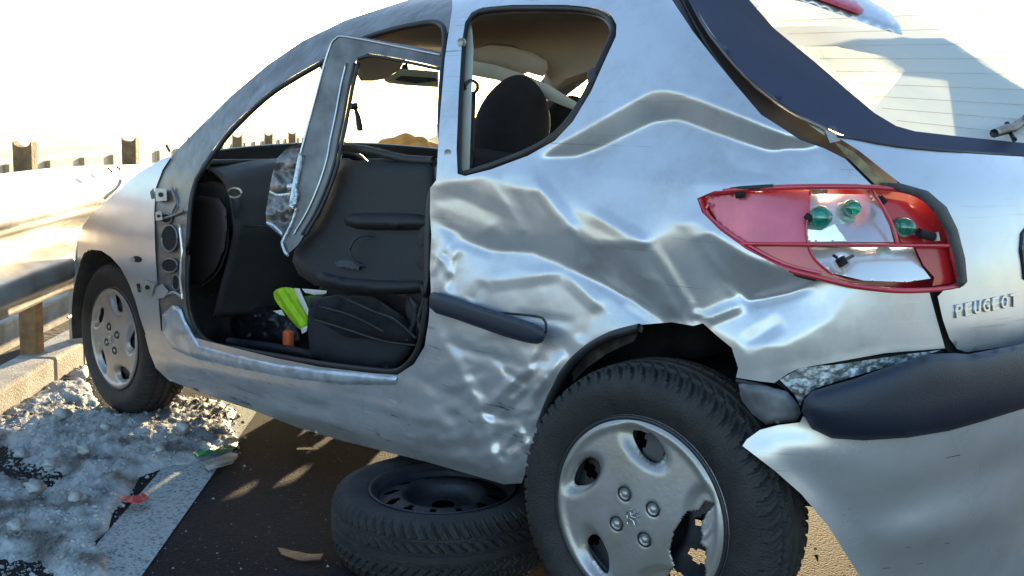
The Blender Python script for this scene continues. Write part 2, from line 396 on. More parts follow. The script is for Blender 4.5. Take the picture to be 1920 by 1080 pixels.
# ================================================================== GROUND
def grid_ground(name, x0, x1, y0, y1, z, material, nx=2, ny=2):
    V = [(x, y, z) for y in np.linspace(y0, y1, ny) for x in np.linspace(x0, x1, nx)]
    Fc = [(j*nx+i, j*nx+i+1, (j+1)*nx+i+1, (j+1)*nx+i) for j in range(ny-1) for i in range(nx-1)]
    return mesh_obj(name, V, Fc, material, None, False)
def asphalt():
    m = mat('asphalt', (.038, .038, .042), .85, spec=.12); t = m.node_tree; b = t.nodes['Principled BSDF']; L = t.links; N = t.nodes.new
    tc = N('ShaderNodeTexCoord'); v = N('ShaderNodeTexVoronoi'); v.inputs['Scale'].default_value = 170; L.new(tc.outputs['Object'], v.inputs['Vector'])
    n = N('ShaderNodeTexNoise'); n.inputs['Scale'].default_value = 1.2; n.inputs['Detail'].default_value = 8; L.new(tc.outputs['Object'], n.inputs['Vector'])
    r = N('ShaderNodeValToRGB'); e = r.color_ramp.elements; e[0].position = .0; e[0].color = rgb(.010, .010, .013); e[1].position = 1; e[1].color = rgb(.055, .058, .072)
    a = e.new(.93); a.color = rgb(.024, .024, .028); e[-1].color = rgb(.16, .16, .17)
    L.new(v.outputs['Color'], r.inputs[0])
    mx = N('ShaderNodeMix'); mx.data_type = 'RGBA'; mx.blend_type = 'MULTIPLY'; mx.inputs[0].default_value = .6
    r2 = N('ShaderNodeValToRGB'); r2.color_ramp.elements[0].position = .35; r2.color_ramp.elements[0].color = rgb(.5, .5, .5); r2.color_ramp.elements[1].position = .65
    L.new(n.outputs['Fac'], r2.inputs[0]); L.new(r.outputs[0], mx.inputs[6]); L.new(r2.outputs[0], mx.inputs[7]); L.new(mx.outputs[2], b.inputs['Base Color'])
    bp = N('ShaderNodeBump'); bp.inputs['Strength'].default_value = .6; bp.inputs['Distance'].default_value = .003; bp.invert = True
    L.new(v.outputs['Distance'], bp.inputs['Height']); L.new(bp.outputs[0], b.inputs['Normal'])
    return m
M_ASPH = asphalt()
M_SNOW = mat('dirty_slush', (.40, .43, .45), .65, col2=(.12, .115, .11), vscale=8, bump=.6, bscale=90, detail=9, lo=.36, hi=.56)
M_FIELD = mat('snowy_ground', (.62, .63, .64), .9, col2=(.34, .31, .25), vscale=.6, bump=.5, bscale=4)
M_LINE = mat('worn_road_paint', (.34, .39, .41), .8, col2=(.11, .12, .125), vscale=110, bump=.8, bscale=150, detail=5, lo=.34, hi=.50)
RD = np.array([-.735, .678]); RN = np.array([.678, .735])      # road direction, normal towards the carriageway side
struct(grid_ground('road', -150, 900, -400, 600, 0, M_ASPH))
# the verge beyond the rail: everything on the far side of the kerb line
def strip(name, o, a, b, n0, n1, z, material, nseg=1, th=0):
    """band along the road direction, offsets n0..n1 along the road normal, from a to b"""
    o = np.array(o); V = []; Fc = []
    for i in range(nseg+1):
        s = a+(b-a)*i/nseg
        for n_ in (n0, n1):
            p = o+RD*s+RN*n_; V.append((p[0], p[1], z))
    for i in range(nseg): Fc.append((2*i, 2*i+1, 2*i+3, 2*i+2))
    me = mesh_obj(name, V, Fc, material, None, False)
    if th: solid(me, th, -1)
    return me
K0 = np.array([-.62, .06])                                 # a point on the kerb line
struct(strip('verge', K0, -400, 2.0, -600, -.30, .004, mat('earth_verge', (.055, .047, .040), .95, col2=(.02, .018, .015), vscale=2, bump=1, bscale=14)))
struct(strip('snowy_verge', K0, 2.0, 900, -600, -.30, .004, M_FIELD))
struct(strip('far_snow_field', K0, -400, 900, 8.5, 600, .004, M_FIELD))
# edge line
def off_line(d, n): p = K0+RD*d+RN*n; return p
struct(strip('road_edge_line', K0, -30, 60, .755, .925, .004, M_LINE))
# kerb and gutter slab
def bar_on_road(name, d0, d1, n0, n1, z0, z1, material, bev=.01):
    P = [off_line(d0, n0), off_line(d1, n0), off_line(d1, n1), off_line(d0, n1)]
    V = [(p[0], p[1], z0) for p in P]+[(p[0], p[1], z1) for p in P]
    o = mesh_obj(name, V, [(0, 1, 2, 3)[::-1], (4, 5, 6, 7), (0, 1, 5, 4), (1, 2, 6, 5), (2, 3, 7, 6), (3, 0, 4, 7)], material, None, False)
    if bev: bevel(o, bev)
    return o
for i in range(-4, 12):
    k = bar_on_road('kerb', i*1.0+.006, (i+1)*1.0-.006, -.14, .03, -.05, .105+.004*math.sin(i*3), M_CONC, .014)
    struct(k)
g = bar_on_road('drain_channel', -4, 14, -.62, -.40, -.02, .14, M_CONC, .012); struct(g)
# slush bank: one lumpy sheet
SLUSH = [(-80, 812), (0, 775), (60, 738), (110, 705), (165, 680), (176, 740), (225, 775), (290, 770), (335, 738), (370, 742), (410, 750), (448, 772), (436, 800), (452, 826), (436, 852), (384, 868), (345, 878), (300, 884), (262, 898), (246, 930), (214, 960), (206, 996), (176, 1020), (205, 1046), (206, 1085), (215, 1180), (-80, 1200)]
def SLUSHZ(p, e):
    q = Vector((p[0], p[1], 0)); lum = noise.fractal(q*6, .9, 2.1, 4)*.45+noise.fractal(q*26, .7, 2.2, 5)*.42
    rim = 1-math.exp(-e/9); dip = max(0, noise.noise(q*3.1+Vector((5, 2, 0)))-.16)
    return -.008+rim*(.034+.027*lum-.08*dip)
def slush():
    V, Fc = cdt(SLUSH, step=4); P = on_axis(V, 2, 0); d = np.clip(edge_dist(V, SLUSH), 0, 60); out = []
    for p, e in zip(P, d):
        out.append((p[0], p[1], SLUSHZ(p, e)))
    return mesh_obj('slush', out, Fc, M_SNOW)
s = tag(slush(), 'grey lumpy slush heaped between the kerb and the white road line', 'slush'); s['kind'] = 'stuff'
def grains():
    V = []; Fc = []; r = random.Random(5); x0, y0, x1, y1 = -60, 690, 460, 1120
    ico = [(0, 0, 1), (.89, 0, .45), (.28, .85, .45), (-.72, .53, .45), (-.72, -.53, .45), (.28, -.85, .45), (.72, .53, -.45), (-.28, .85, -.45), (-.89, 0, -.45), (-.28, -.85, -.45), (.72, -.53, -.45), (0, 0, -1)]
    icf = [(0, 1, 2), (0, 2, 3), (0, 3, 4), (0, 4, 5), (0, 5, 1), (1, 6, 2), (2, 7, 3), (3, 8, 4), (4, 9, 5), (5, 10, 1), (2, 6, 7), (3, 7, 8), (4, 8, 9), (5, 9, 10), (1, 10, 6), (6, 11, 7), (7, 11, 8), (8, 11, 9), (9, 11, 10), (10, 11, 6)]
    pts = np.array([(r.uniform(x0, x1), r.uniform(y0, y1)) for _ in range(6500)]); ok = inside(pts, SLUSH); ed = edge_dist(pts, SLUSH); ok |= (ed < 14) & (np.array([r.random() for _ in pts]) < .3)
    P = on_axis(pts, 2, 0)
    for p, o_, e in zip(P, ok, ed):
        if not o_: continue
        rad = .0018+.0065*r.random()**4; z = SLUSHZ(p, e)+rad*.3 if e > 1 else rad*.4; n0 = len(V); a = r.uniform(0, 6)
        for (x, y, zz) in ico:
            k = rad*r.uniform(.7, 1.25); V.append((p[0]+k*(x*math.cos(a)-y*math.sin(a)), p[1]+k*(x*math.sin(a)+y*math.cos(a)), max(z, .002)+k*zz*.8))
        Fc += [tuple(n0+i for i in f) for f in icf]
    return mesh_obj('slush_grains', V, Fc, M_SNOW)
s = tag(grains(), 'coarse frozen grains of slush crumbled over the bank', 'slush'); s['kind'] = 'stuff'
# glass crumbs and grit on the road
def crumbs():
    V = []; Fc = []
    for k in range(700):
        x = random.uniform(.4, 2.6); y = random.uniform(-1.0, 1.2); r = random.choice([.001, .0012, .0015, .002, .002, .003, .005])*random.uniform(.6, 1.3)
        s0 = len(V); c = Vector((x, y, .004+r*.5))
        for a in range(4):
            an = a*1.57+random.random(); V.append((c.x+r*math.cos(an), c.y+r*math.sin(an), c.z-r*.5))
        V.append((c.x, c.y, c.z+r*random.uniform(.3, 1)))
        Fc += [(s0, s0+1, s0+4), (s0+1, s0+2, s0+4), (s0+2, s0+3, s0+4), (s0+3, s0, s0+4)]
    return mesh_obj('glass_crumbs', V, Fc, mat('safety_glass_crumbs', (.22, .25, .27), .25), None, False)
s = tag(crumbs(), 'crumbs of broken safety glass and grit scattered on the asphalt', 'debris'); s['kind'] = 'stuff'
def shard(name, px, material, label, cat, z=.012, thick=.003, tilt=.03, rnd=0):
    V, Fc = cdt(px, step=9); P = on_axis(V, 2, z); c = P.mean(0)
    for i, p in enumerate(P): P[i, 2] += tilt*(p[0]-c[0])*2+.004*noise.noise(Vector((p[0]*30, p[1]*30, 1)))
    o = mesh_obj(name, P, Fc, material, None, False); solid(o, thick, 1); return tag(o, label, cat)
shard('lamp_fragment', [(222, 932), (232, 926), (250, 930), (268, 922), (280, 932), (268, 940), (258, 944), (238, 940)], M_RED, 'small red piece of broken lamp lens lying on the white line', 'fragment', .035)
shard('plastic_fragment', [(350, 845), (372, 838), (412, 832), (446, 828), (444, 838), (410, 848), (372, 856)], mat('green_tinted_glass', (.03, .22, .12), .15, coat=1), 'flat green tinted shard lying at the edge of the slush under the sill', 'fragment', .02)
shard('ice_slab', [(380, 868), (432, 846), (446, 850), (436, 866), (392, 878)], M_SNOW, 'flat pale slab of ice beside the green shard', 'ice', .022, .01)
shard('rubber_strip_fragment', [(520, 1022), (560, 1034), (606, 1040), (600, 1052), (556, 1050), (528, 1038)], M_PLAST, 'curved dark plastic scrap on the asphalt beside the loose wheel', 'fragment', .012)
shard('trim_fragment', [(556, 838), (596, 838), (598, 843), (558, 844)], M_PLAST, 'thin dark trim sliver on the asphalt below the sill', 'fragment', .012)
for k, (u, v, r) in enumerate([(118, 775, 12), (160, 842, 10), (95, 870, 12), (345, 800, 11), (200, 800, 8), (300, 842, 7), (40, 850, 10), (66, 912, 13), (142, 930, 9), (30, 985, 10)]):
    c = at(u, v, 'z', .05); bm = bmesh.new(); bmesh.ops.create_icosphere(bm, subdivisions=3, radius=r*.0022)
    for vv in bm.verts:
        q = vv.co*60+Vector((k*7, 0, 0)); vv.co *= 1+.45*noise.fractal(q, .9, 2, 3); vv.co.z *= .7
    me = bpy.data.meshes.new('snow_lump'); bm.to_mesh(me); bm.free(); me.shade_smooth(); me.materials.append(M_SNOW)
    o = link(bpy.data.objects.new('snow_lump', me)); o.location = c
    tag(o, ['lump of ice on the slush in front of the front tyre', 'lump of ice on the slush left of the front tyre, towards the kerb', 'rounded lump of ice second from the kerb in the left part of the slush', 'lump of ice on the slush just behind the front tyre', 'small lump of ice half sunk at the foot of the front tyre', 'small ice lump on the slush beside the green shard', 'lump of ice at the left edge of the photo nearest the kerb', 'ice lump near the left edge beside the bare dark patch', 'lump of ice in the middle of the slush left of the red fragment', 'lump of ice in the lower left corner of the slush'][k], 'snow lump', 'ice lumps on the slush bank')

# ================================================================== GUARDRAIL (near)
RAILZ0, RAILZ1 = .37, .885
RAIL = empty('guardrail', 'bright steel crash barrier on posts at the kerb, pushed in by the wrecked car', 'guardrail', tuple(off_line(.1, .1))+(0,))
def child(o, root): return parent_keep(o, root)
def rail_profile():
    P = []
    for k in range(41):
        s = k/40; z = RAILZ0+(RAILZ1-RAILZ0)*s; P.append((.042*max(-1, min(1, 1.5*math.cos(2*math.pi*(s*2.0-.5)))), z))
    return P
def rail_beam(d0, d1):
    prof = rail_profile(); ds = np.arange(d0, d1, .08); V = []; Fc = []
    for i, d in enumerate(ds):
        push = .07*math.exp(-((d-.1)/.5)**2)
        for k, (n, z) in enumerate(prof):
            lean = .03*noise.noise(Vector((d*2, z*3, 0)))*math.exp(-((d-.1)/.9)**2)
            p = off_line(d, .12+n*1.25+lean-push*.4); zz = z-.045*(1/(1+math.exp(-(d-.9)*3)))
            V.append((p[0], p[1], zz))
    m_ = len(prof)
    for i in range(len(ds)-1):
        for k in range(m_-1): Fc.append((i*m_+k, (i+1)*m_+k, (i+1)*m_+k+1, i*m_+k+1))
    o = mesh_obj('rail_beam', V, Fc, M_GALV); solid(o, .004, 0); return o
child(rail_beam(-2.5, 14), RAIL)
for k, d in enumerate([.10+1.46*i for i in range(-1, 8)]):
    # timber post with a hollowed saddle top
    w_, t_ = .075, .075; V = []; Fc = []; zt = .985 if k < 3 else .97
    nseg = 8
    p0 = off_line(d, -.10)
    for side in (-1, 1):
        for i in range(nseg+1):
            s = i/nseg; n_ = (s-.5)*t_; dz = -.026*math.sqrt(max(0, 1-(2*s-1)**2))
            for z in (.08, zt+dz):
                V.append((p0[0]+RD[0]*side*w_/2+RN[0]*n_, p0[1]+RD[1]*side*w_/2+RN[1]*n_, z))
    q = (nseg+1)*2
    for i in range(nseg):
        a = 2*i; Fc += [(a, a+1, a+3, a+2), (q+a, q+a+2, q+a+3, q+a+1), (a+1, q+a+1, q+a+3, a+3)]
    Fc += [(0, q, q+1, 1), (q-2, q-1, 2*q-1, 2*q-2)]
    o = mesh_obj('wooden_post', V, Fc, M_WOOD, None, False); child(bevel(o, .006), RAIL)
    # steel C post in front, with its bolted clamp
    a = off_line(d+.30, .03)
    R_ = np.array([[RD[0], RN[0], 0], [RD[1], RN[1], 0], [0, 0, 1.]])
    pv = []; pf = []
    for c, s in (((0, .0), (.10, .006)), ((-.05, -.03), (.006, .06)), ((.05, -.03), (.006, .06)), ((-.037, -.058), (.03, .006)), ((.037, -.058), (.03, .006))):
        v, f = box_vf((a[0]+RD[0]*c[0]+RN[0]*c[1], a[1]+RD[1]*c[0]+RN[1]*c[1], .36), (s[0], s[1], .72), R_); b0 = len(pv); pv += v; pf += [tuple(x+b0 for x in ff) for ff in f]
    child(mesh_obj('steel_post', pv, pf, M_GALV, None, False), RAIL)
    c = off_line(d+.30, .045); child(box('post_clamp', (c[0], c[1], .245), (.075, .02, .045), M_GALV, None, R_, .003), RAIL)
    bo = tube('bolt', [(c[0]+RN[0]*.008, c[1]+RN[1]*.008, .245), (c[0]+RN[0]*.03, c[1]+RN[1]*.03, .245)], .013, M_RIM, None, 6, 1); child(bo, RAIL)
    c2 = off_line(d+.2, .03); child(tube('tie_rod', [(c2[0]-RD[0]*.14, c2[1]-RD[1]*.14, .245), (c2[0]+RD[0]*.1, c2[1]+RD[1]*.1, .245)], .006, M_GALV, None, 6, 1), RAIL)
for (u, v) in [(30, 405), (22, 505), (30, 402)][:2]:
    p = atZ(u, v, 4.02); child(tube('beam_bolt', [p, p+np.array([RN[0], RN[1], 0])*.012], .013, M_RIM, None, 8, 1), RAIL)
# farther barrier
FAR = empty('far_guardrail', 'distant low barrier with tan rails and small posts behind the near one', 'guardrail', tuple(off_line(0, -7))+(0,))
M_FARP = mat('pale_weathered_post', (.44, .33, .2), .85, var=.2, vscale=3)
M_FARR = mat('sunlit_tan_rail', (.50, .40, .27), .8, var=.2, vscale=3)
for z0, z1 in ((.51, .60), (.22, .43)):
    child(bar_on_road('rail', -14, 60, -4.06, -4.0, z0, z1, M_FARR, 0), FAR)
for k in range(-6, 30):
    child(bar_on_road('post', 8.2+(k-6)*1.4, 8.2+(k-6)*1.4+.07, -3.99, -3.93, 0, .44, M_FARP, 0), FAR)

# ================================================================== WHEELS
def tyre_mesh(name):
    n = 720; key = [(-.072, .183), (-.080, .196), (-.089, .222), (-.091, .240), (-.086, .258), (-.079, .272)]
    tw = list(np.linspace(-.072, .072, 37)); prof = [(r, w_) for w_, r in key]+[(.2875-.010*(abs(w_)/.072)**3, w_) for w_ in tw]+[(r, -w_) for w_, r in key[::-1]]
    prof = [(r, w_) for r, w_ in prof]; V = []; Fc = []; m_ = len(prof); nb = 66
    for i in range(n):
        a = 2*math.pi*i/n; c, s = math.cos(a), math.sin(a); ph = i/n*nb
        for (r, w_) in prof:
            aw = abs(w_)
            if r > .265:
                f = (ph+aw*38*(1 if aw > .02 else .3)) % 1; cut = 0
                if aw > .050 and ((ph+aw*22) % 1) < .30: cut = .0075
                elif .012 < aw <= .050 and f < .24: cut = .006
                if abs(aw-.046) < .0025 or abs(aw-.014) < .0025: cut = .007
                if aw > .050 and abs(((ph+aw*22) % 1)-.65) < .06: cut = max(cut, .003)
                r -= cut
            elif .205 < r < .25: r += .0008*math.sin(a*180)*(abs(w_) > .087)
            V.append((r*c, r*s, w_))
    for i in range(n):
        j = (i+1) % n
        for k in range(m_-1): Fc.append((i*m_+k, j*m_+k, j*m_+k+1, i*m_+k+1))
    o = mesh_obj(name, V, Fc, M_TYRE); autosmooth(o, 40); return o
def rim_mesh():
    # steel disc: outer flange, barrel, ventilated face with round holes, hub bowl
    V = []; Fc = []; n = 144
    prof = [(.190, .076), (.193, .080), (.190, .084), (.184, .082), (.180, .070), (.172, .064), (.170, .062), (.167, .050), (.163, .046), (.157, .050), (.143, .055), (.128, .060), (.116, .063), (.108, .064), (.100, .060), (.092, .048), (.086, .036), (.076, .028), (.060, .025), (.046, .028), (.034, .032), (.030, .031)]
    m_ = len(prof)
    for i in range(n):
        a = 2*math.pi*i/n
        for r, w_ in prof: V.append((r*math.cos(a), r*math.sin(a), w_))
    for i in range(n):
        j = (i+1) % n; hole = (i % 12) in (0, 1, 2, 3, 4)
        for k in range(m_-1):
            if hole and k in (9, 10, 11) and not (k in (9, 11) and (i % 12) in (0, 4)): continue
            Fc.append((i*m_+k, j*m_+k, j*m_+k+1, i*m_+k+1))
    return V, Fc
RIMV, RIMF = rim_mesh()
def ell(cx, cy, a, b, rot, n=28, sq=0):
    P = []
    for k in range(n):
        t = 2*math.pi*k/n; x = a*math.cos(t); y = b*math.sin(t)*(1+sq*math.cos(t)); P.append((cx+x*math.cos(rot)-y*math.sin(rot), cy+x*math.sin(rot)+y*math.cos(rot)))
    return P
def cap_parts(broken, phase, root, place, cut=None):
    """plastic wheel trim: dished disc with five slanted openings, rolled rim, four nut covers, small lion relief"""
    R0 = .194; outer = [(R0*math.cos(t), R0*math.sin(t)) for t in np.linspace(0, 2*math.pi, 97)[:-1]]
    hc = []; holes = []
    for k in range(5):
        a = phase+k*2*math.pi/5; c = (.137*math.cos(a), .137*math.sin(a)); hc.append((c, a)); holes.append(ell(c[0], c[1], .040, .0215, a+math.pi/2-.42, 30, -.30))
    if cut: 
        holes = [h for h in holes if not inside([np.mean(h, 0)], cut)[0]]
        V, Fc = cdt(outer, holes, .0045)
        cen = V[Fc].mean(1); Fc = Fc[~inside(cen, cut)]
    else: V, Fc = cdt(outer, holes, .0045)
    r = np.hypot(V[:, 0], V[:, 1]); h = .020*(1-(r/R0)**2)*.6+.004
    h += .007*np.exp(-((r-.176)/.008)**2)
    for (c, a) in hc:
        rot = a+math.pi/2-.42; dx = V[:, 0]-c[0]; dy = V[:, 1]-c[1]; X = dx*math.cos(rot)+dy*math.sin(rot); Y = -dx*math.sin(rot)+dy*math.cos(rot)
        q = np.sqrt((X/.040)**2+(Y/.0215)**2); h -= .016*np.exp(-((np.clip(q, 1, None)-1)/.38)**2)
    nuts = [(.046*math.cos(phase+.62+k*math.pi/2), .046*math.sin(phase+.62+k*math.pi/2)) for k in range(4)]
    for c in nuts:
        d = np.hypot(V[:, 0]-c[0], V[:, 1]-c[1]); h -= .006*np.exp(-((d)/.0135)**6)
    P = np.stack([V[:, 0], V[:, 1], .074+h], 1)
    o = mesh_obj('hub_cap', P, Fc, M_CAP); place(o); solid(o, .004, -1)
    parts = [o]
    for c in nuts:
        v, f = lathe_vf([(.0005, .010), (.004, .0095), (.0075, .006), (.009, 0), (.0092, -.006)], 16); v = [(a+c[0], b+c[1], z+.083) for a, b, z in v]
        p = mesh_obj('nut_cover', v, f, M_CAP); place(p); parts.append(p)
        v, f = lathe_vf([(.0115, .0), (.0135, .003), (.0155, .0)], 20); v = [(a+c[0], b+c[1], z+.0895) for a, b, z in v]
        p = mesh_obj('nut_ring', v, f, M_PLAST); place(p); parts.append(p)
    lion = [[(-.010, -.014), (-.006, -.004), (-.004, .004), (-.006, .012), (.001, .015)], [(-.004, .004), (.004, .008), (.011, .013)], [(-.004, .002), (.006, .001), (.012, .004)], [(-.006, -.004), (.002, -.006), (.006, -.014)], [(-.010, -.004), (-.013, .003), (-.010, .010)]]
    for Lp in lion:
        p = tube('emblem', [(x, y, .0965) for x, y in Lp], .0018, M_BADGE, None, 6, 3); place(p); parts.append(p)
    return parts
def placer(loc, kind, root):
    """kind 'upright': wheel axis towards -y (outer face to the camera side); 'flat': axis up"""
    if kind == 'upright': Mx = Matrix(((1, 0, 0, loc[0]), (0, 0, -1, loc[1]), (0, 1, 0, loc[2]), (0, 0, 0, 1)))
    elif kind == 'flat': Mx = Matrix.Translation(loc)
    else: Mx = kind
    def f(o): o.data.transform(Mx); parent_keep(o, root)
    return f

# ================================================================== WRECKED CAR
CAR = empty('wrecked_car', 'silver three door hatchback with crushed left side, front door torn off', 'car', (1.25, .8, 0))
def C(o): return parent_keep(o, CAR)
def sub(o, p):
    o.parent = p; o.matrix_parent_inverse = p.matrix_world.inverted() if p.type == 'EMPTY' else Matrix.Identity(4)
    if p.type != 'EMPTY': o.matrix_parent_inverse = Matrix.Identity(4)
    return o
def subp(o, p):     # part p keeps world coordinates through CAR: its own matrix is identity in effect
    o.parent = p; return o
# ---- wheels of the car
def car_wheel(loc, phase, cut=None, cap=True, size=1.0, toe=0.0):
    wroot = bpy.data.objects.new('wheel', None); wroot.empty_display_size = .1; link(wroot); wroot.location = loc; parent_keep(wroot, CAR); 
    wroot.matrix_parent_inverse = Matrix.Translation(CAR.location).inverted()
    Mx = Matrix(((1, 0, 0, 0), (0, 0, -1, 0), (0, 1, 0, 0), (0, 0, 0, 1)))
    wroot.rotation_euler = (0, 0, toe); wroot.scale = (size, size, size)
    def pl(o): o.data.transform(Mx); o.parent = wroot
    t = tyre_mesh('tyre'); pl(t)
    r = mesh_obj('rim', RIMV, RIMF, M_RIM); pl(r)
    if cap: cap_parts(False, phase, wroot, pl, cut)
    return wroot
RSZ = 1.09; TOE = math.radians(6)
RA = at(1190, 968, 'z', .2875*RSZ); RN2 = np.array([math.sin(TOE), -math.cos(TOE), 0])
REARC = tuple(RA-RN2*.088*RSZ); FRONTC = (0.0, .13, .285)
# broken rear trim: the missing bite, found from the photograph in the plane of the trim
def cap_local(u, v, c):
    d = rays([(u, v)])[0]; t = ((RA-CAM) @ RN2)/(d @ RN2); p = CAM+d*t-RA
    return ((p[0]*math.cos(TOE)+p[1]*math.sin(TOE))/RSZ, p[2]/RSZ)
cutpx = [(1282, 962), (1262, 1000), (1254, 1030), (1262, 1062), (1240, 1085), (1250, 1140), (1330, 1120), (1318, 1062), (1322, 1030), (1308, 1020), (1304, 990), (1316, 968), (1330, 950), (1312, 945), (1300, 962)]
CUT = [cap_local(u, v, REARC) for u, v in cutpx]
car_wheel(REARC, math.radians(86), CUT, True, RSZ, TOE)
car_wheel(FRONTC, math.radians(80))
wf = car_wheel((2.437, 1.53, .285), .3, None, False); wf2 = car_wheel((0, 1.53, .285), .3, None, False)
# ---- loose wheel lying flat under the sill
SPC = at(832, 945, 'z', .13)
SP = empty('spare_wheel', 'loose tyre on a dark steel rim lying flat on the road under the sill', 'wheel', (SPC[0], SPC[1], 0))
SMx = Matrix.Translation((0, 0, .098)) @ Matrix.Rotation(math.radians(2.0), 4, 'X')
t = tyre_mesh('tyre'); t.data.transform(SMx); t.parent = SP
r = mesh_obj('rim', RIMV, RIMF, M_RIM); r.data.transform(SMx); r.parent = SP
# ---- crash damage of the side (regions surveyed in the photograph, tilt down / tilt right in degrees)
REG = [
 ([(1185, 150), (1090, 215), (1030, 262), (1000, 300), (1240, 300), (1560, 330), (1560, 290), (1440, 200), (1262, 140)], 0, 0),
 ([(1040, 275), (1120, 228), (1225, 168), (1262, 172), (1400, 222), (1500, 262), (1545, 278), (1440, 286), (1370, 262), (1272, 226), (1230, 230), (1130, 280), (1075, 300), (1020, 296)], 41, 0),
 ([(1075, 302), (1130, 284), (1230, 234), (1280, 230), (1370, 268), (1440, 290), (1545, 282), (1590, 310), (1400, 345), (1230, 350), (1080, 350)], -14, 0),
 ([(1440, 292), (1545, 285), (1590, 318), (1480, 340), (1380, 320), (1340, 262)], 3, 0),
 # big fold behind the door
 ([(808, 352), (840, 342), (915, 332), (1000, 332), (1015, 362), (1035, 400), (1060, 430), (1085, 455), (1180, 455), (1215, 460), (1240, 520), (1250, 560), (1280, 600), (1240, 606), (1190, 565), (1100, 520), (1005, 475), (930, 472), (870, 445), (815, 415)], 32, 5),
 ([(915, 332), (1000, 332), (1012, 360), (960, 352)], 8, -4),
 ([(812, 380), (870, 372), (930, 420), (900, 440), (850, 425)], 16, -10),
 ([(930, 345), (960, 380), (1000, 430), (980, 440), (930, 395)], 24, 14),
 ([(1002, 332), (1060, 318), (1100, 350), (1098, 395), (1085, 450), (1062, 428), (1036, 398), (1016, 362)], -8, 8),
 ([(1082, 400), (1098, 395), (1140, 420), (1185, 450), (1090, 455)], 9, -12),
 ([(1100, 330), (1300, 350), (1315, 400), (1290, 425), (1215, 455), (1185, 448), (1140, 418), (1100, 392)], -7, 3),
 ([(1090, 462), (1180, 458), (1212, 470), (1235, 520), (1265, 590), (1230, 600), (1150, 540), (1105, 500)], 42, -8),
 ([(1180, 460), (1212, 468), (1240, 530), (1200, 520)], 26, 10),
 ([(1222, 462), (1290, 422), (1302, 450), (1345, 520), (1395, 575), (1308, 602), (1262, 535)], 3, -9),
 ([(1262, 425), (1300, 418), (1330, 432), (1300, 452)], 12, 0),
 ([(1296, 448), (1330, 436), (1400, 482), (1480, 512), (1535, 522), (1480, 552), (1405, 566), (1350, 520)], 33, 6),
 ([(1310, 602), (1400, 568), (1485, 552), (1540, 530), (1600, 540), (1560, 600), (1470, 650), (1395, 650), (1350, 625)], -9, 2),
 ([(1560, 600), (1600, 545), (1740, 552), (1765, 645), (1640, 655), (1500, 680), (1400, 700), (1390, 652), (1470, 650)], 2, 2),
 # below the fold
 ([(812, 420), (868, 448), (930, 474), (1002, 478), (1062, 508), (1010, 512), (960, 505), (905, 530), (880, 565), (850, 560), (818, 520)], -16, 3),
 ([(812, 450), (838, 445), (850, 480), (820, 545), (808, 540)], -8, -22),
 ([(838, 445), (862, 452), (870, 480), (860, 540), (830, 545), (850, 480)], -12, 12),
 ([(905, 530), (960, 508), (1010, 515), (1060, 512), (1100, 545), (1125, 575), (1080, 606), (1030, 610), (960, 590), (890, 566)], 3, 0),
 ([(1062, 510), (1105, 525), (1190, 570), (1235, 606), (1140, 620), (1100, 650), (1060, 640), (1080, 606), (1125, 575)], -8, 4),
 ([(806, 600), (880, 612), (960, 630), (1000, 650), (985, 690), (930, 680), (880, 700), (810, 690)], -6, 0),
 ([(810, 660), (860, 700), (905, 770), (880, 800), (800, 760), (760, 705)], -10, -10),
 ([(860, 700), (930, 684), (985, 694), (960, 760), (905, 768)], 4, 8),
 ([(985, 690), (1030, 640), (1062, 645), (1060, 690), (1010, 740), (965, 790), (955, 760)], -14, 12),
 ([(970, 700), (1020, 690), (1015, 735), (975, 760)], 15, -16),
 ([(905, 770), (955, 760), (985, 790), (965, 860), (930, 880), (880, 800)], -6, 12),
 ([(940, 810), (985, 800), (995, 850), (985, 890), (950, 895)], -18, -12),
 ([(600, 700), (760, 712), (880, 800), (930, 880), (820, 850), (700, 822), (560, 780), (500, 740)], -3, 0),
 ([(300, 655), (470, 690), (600, 715), (600, 735), (470, 712), (310, 672)], -20, 0),
 ([(300, 680), (470, 718), (620, 752), (620, 772), (470, 740), (310, 700)], 32, 0),
 ([(320, 712), (480, 755), (640, 805), (800, 850), (960, 895), (960, 925), (800, 880), (560, 810), (400, 750), (300, 700)], 34, 0),
]
SIDE_DENT = Dents((180, -80, 1860, 960), 4, REG, eps=.00035, blur=.8, gain=1.85)
def tri(t): return 2*np.abs(2*(t-np.floor(t+.5)))-1
def crumple(V, wl, seed=0, n=4):
    """folded sheet: warped triangle waves in several directions give flat facets with sharp creases"""
    r = np.random.default_rng(seed); wx = fbm(V, .5/wl, 2, seed); wy = fbm(V, .5/wl, 2, seed+31); h = np.zeros(len(V))
    for i in range(n):
        a = r.uniform(0, math.pi); f = r.uniform(.7, 1.5)/wl; h += tri((V[:, 0]*math.cos(a)+V[:, 1]*math.sin(a))*f+(wx*math.cos(i)+wy*math.sin(i))*.55+r.uniform())/(f*wl)
    return h/n
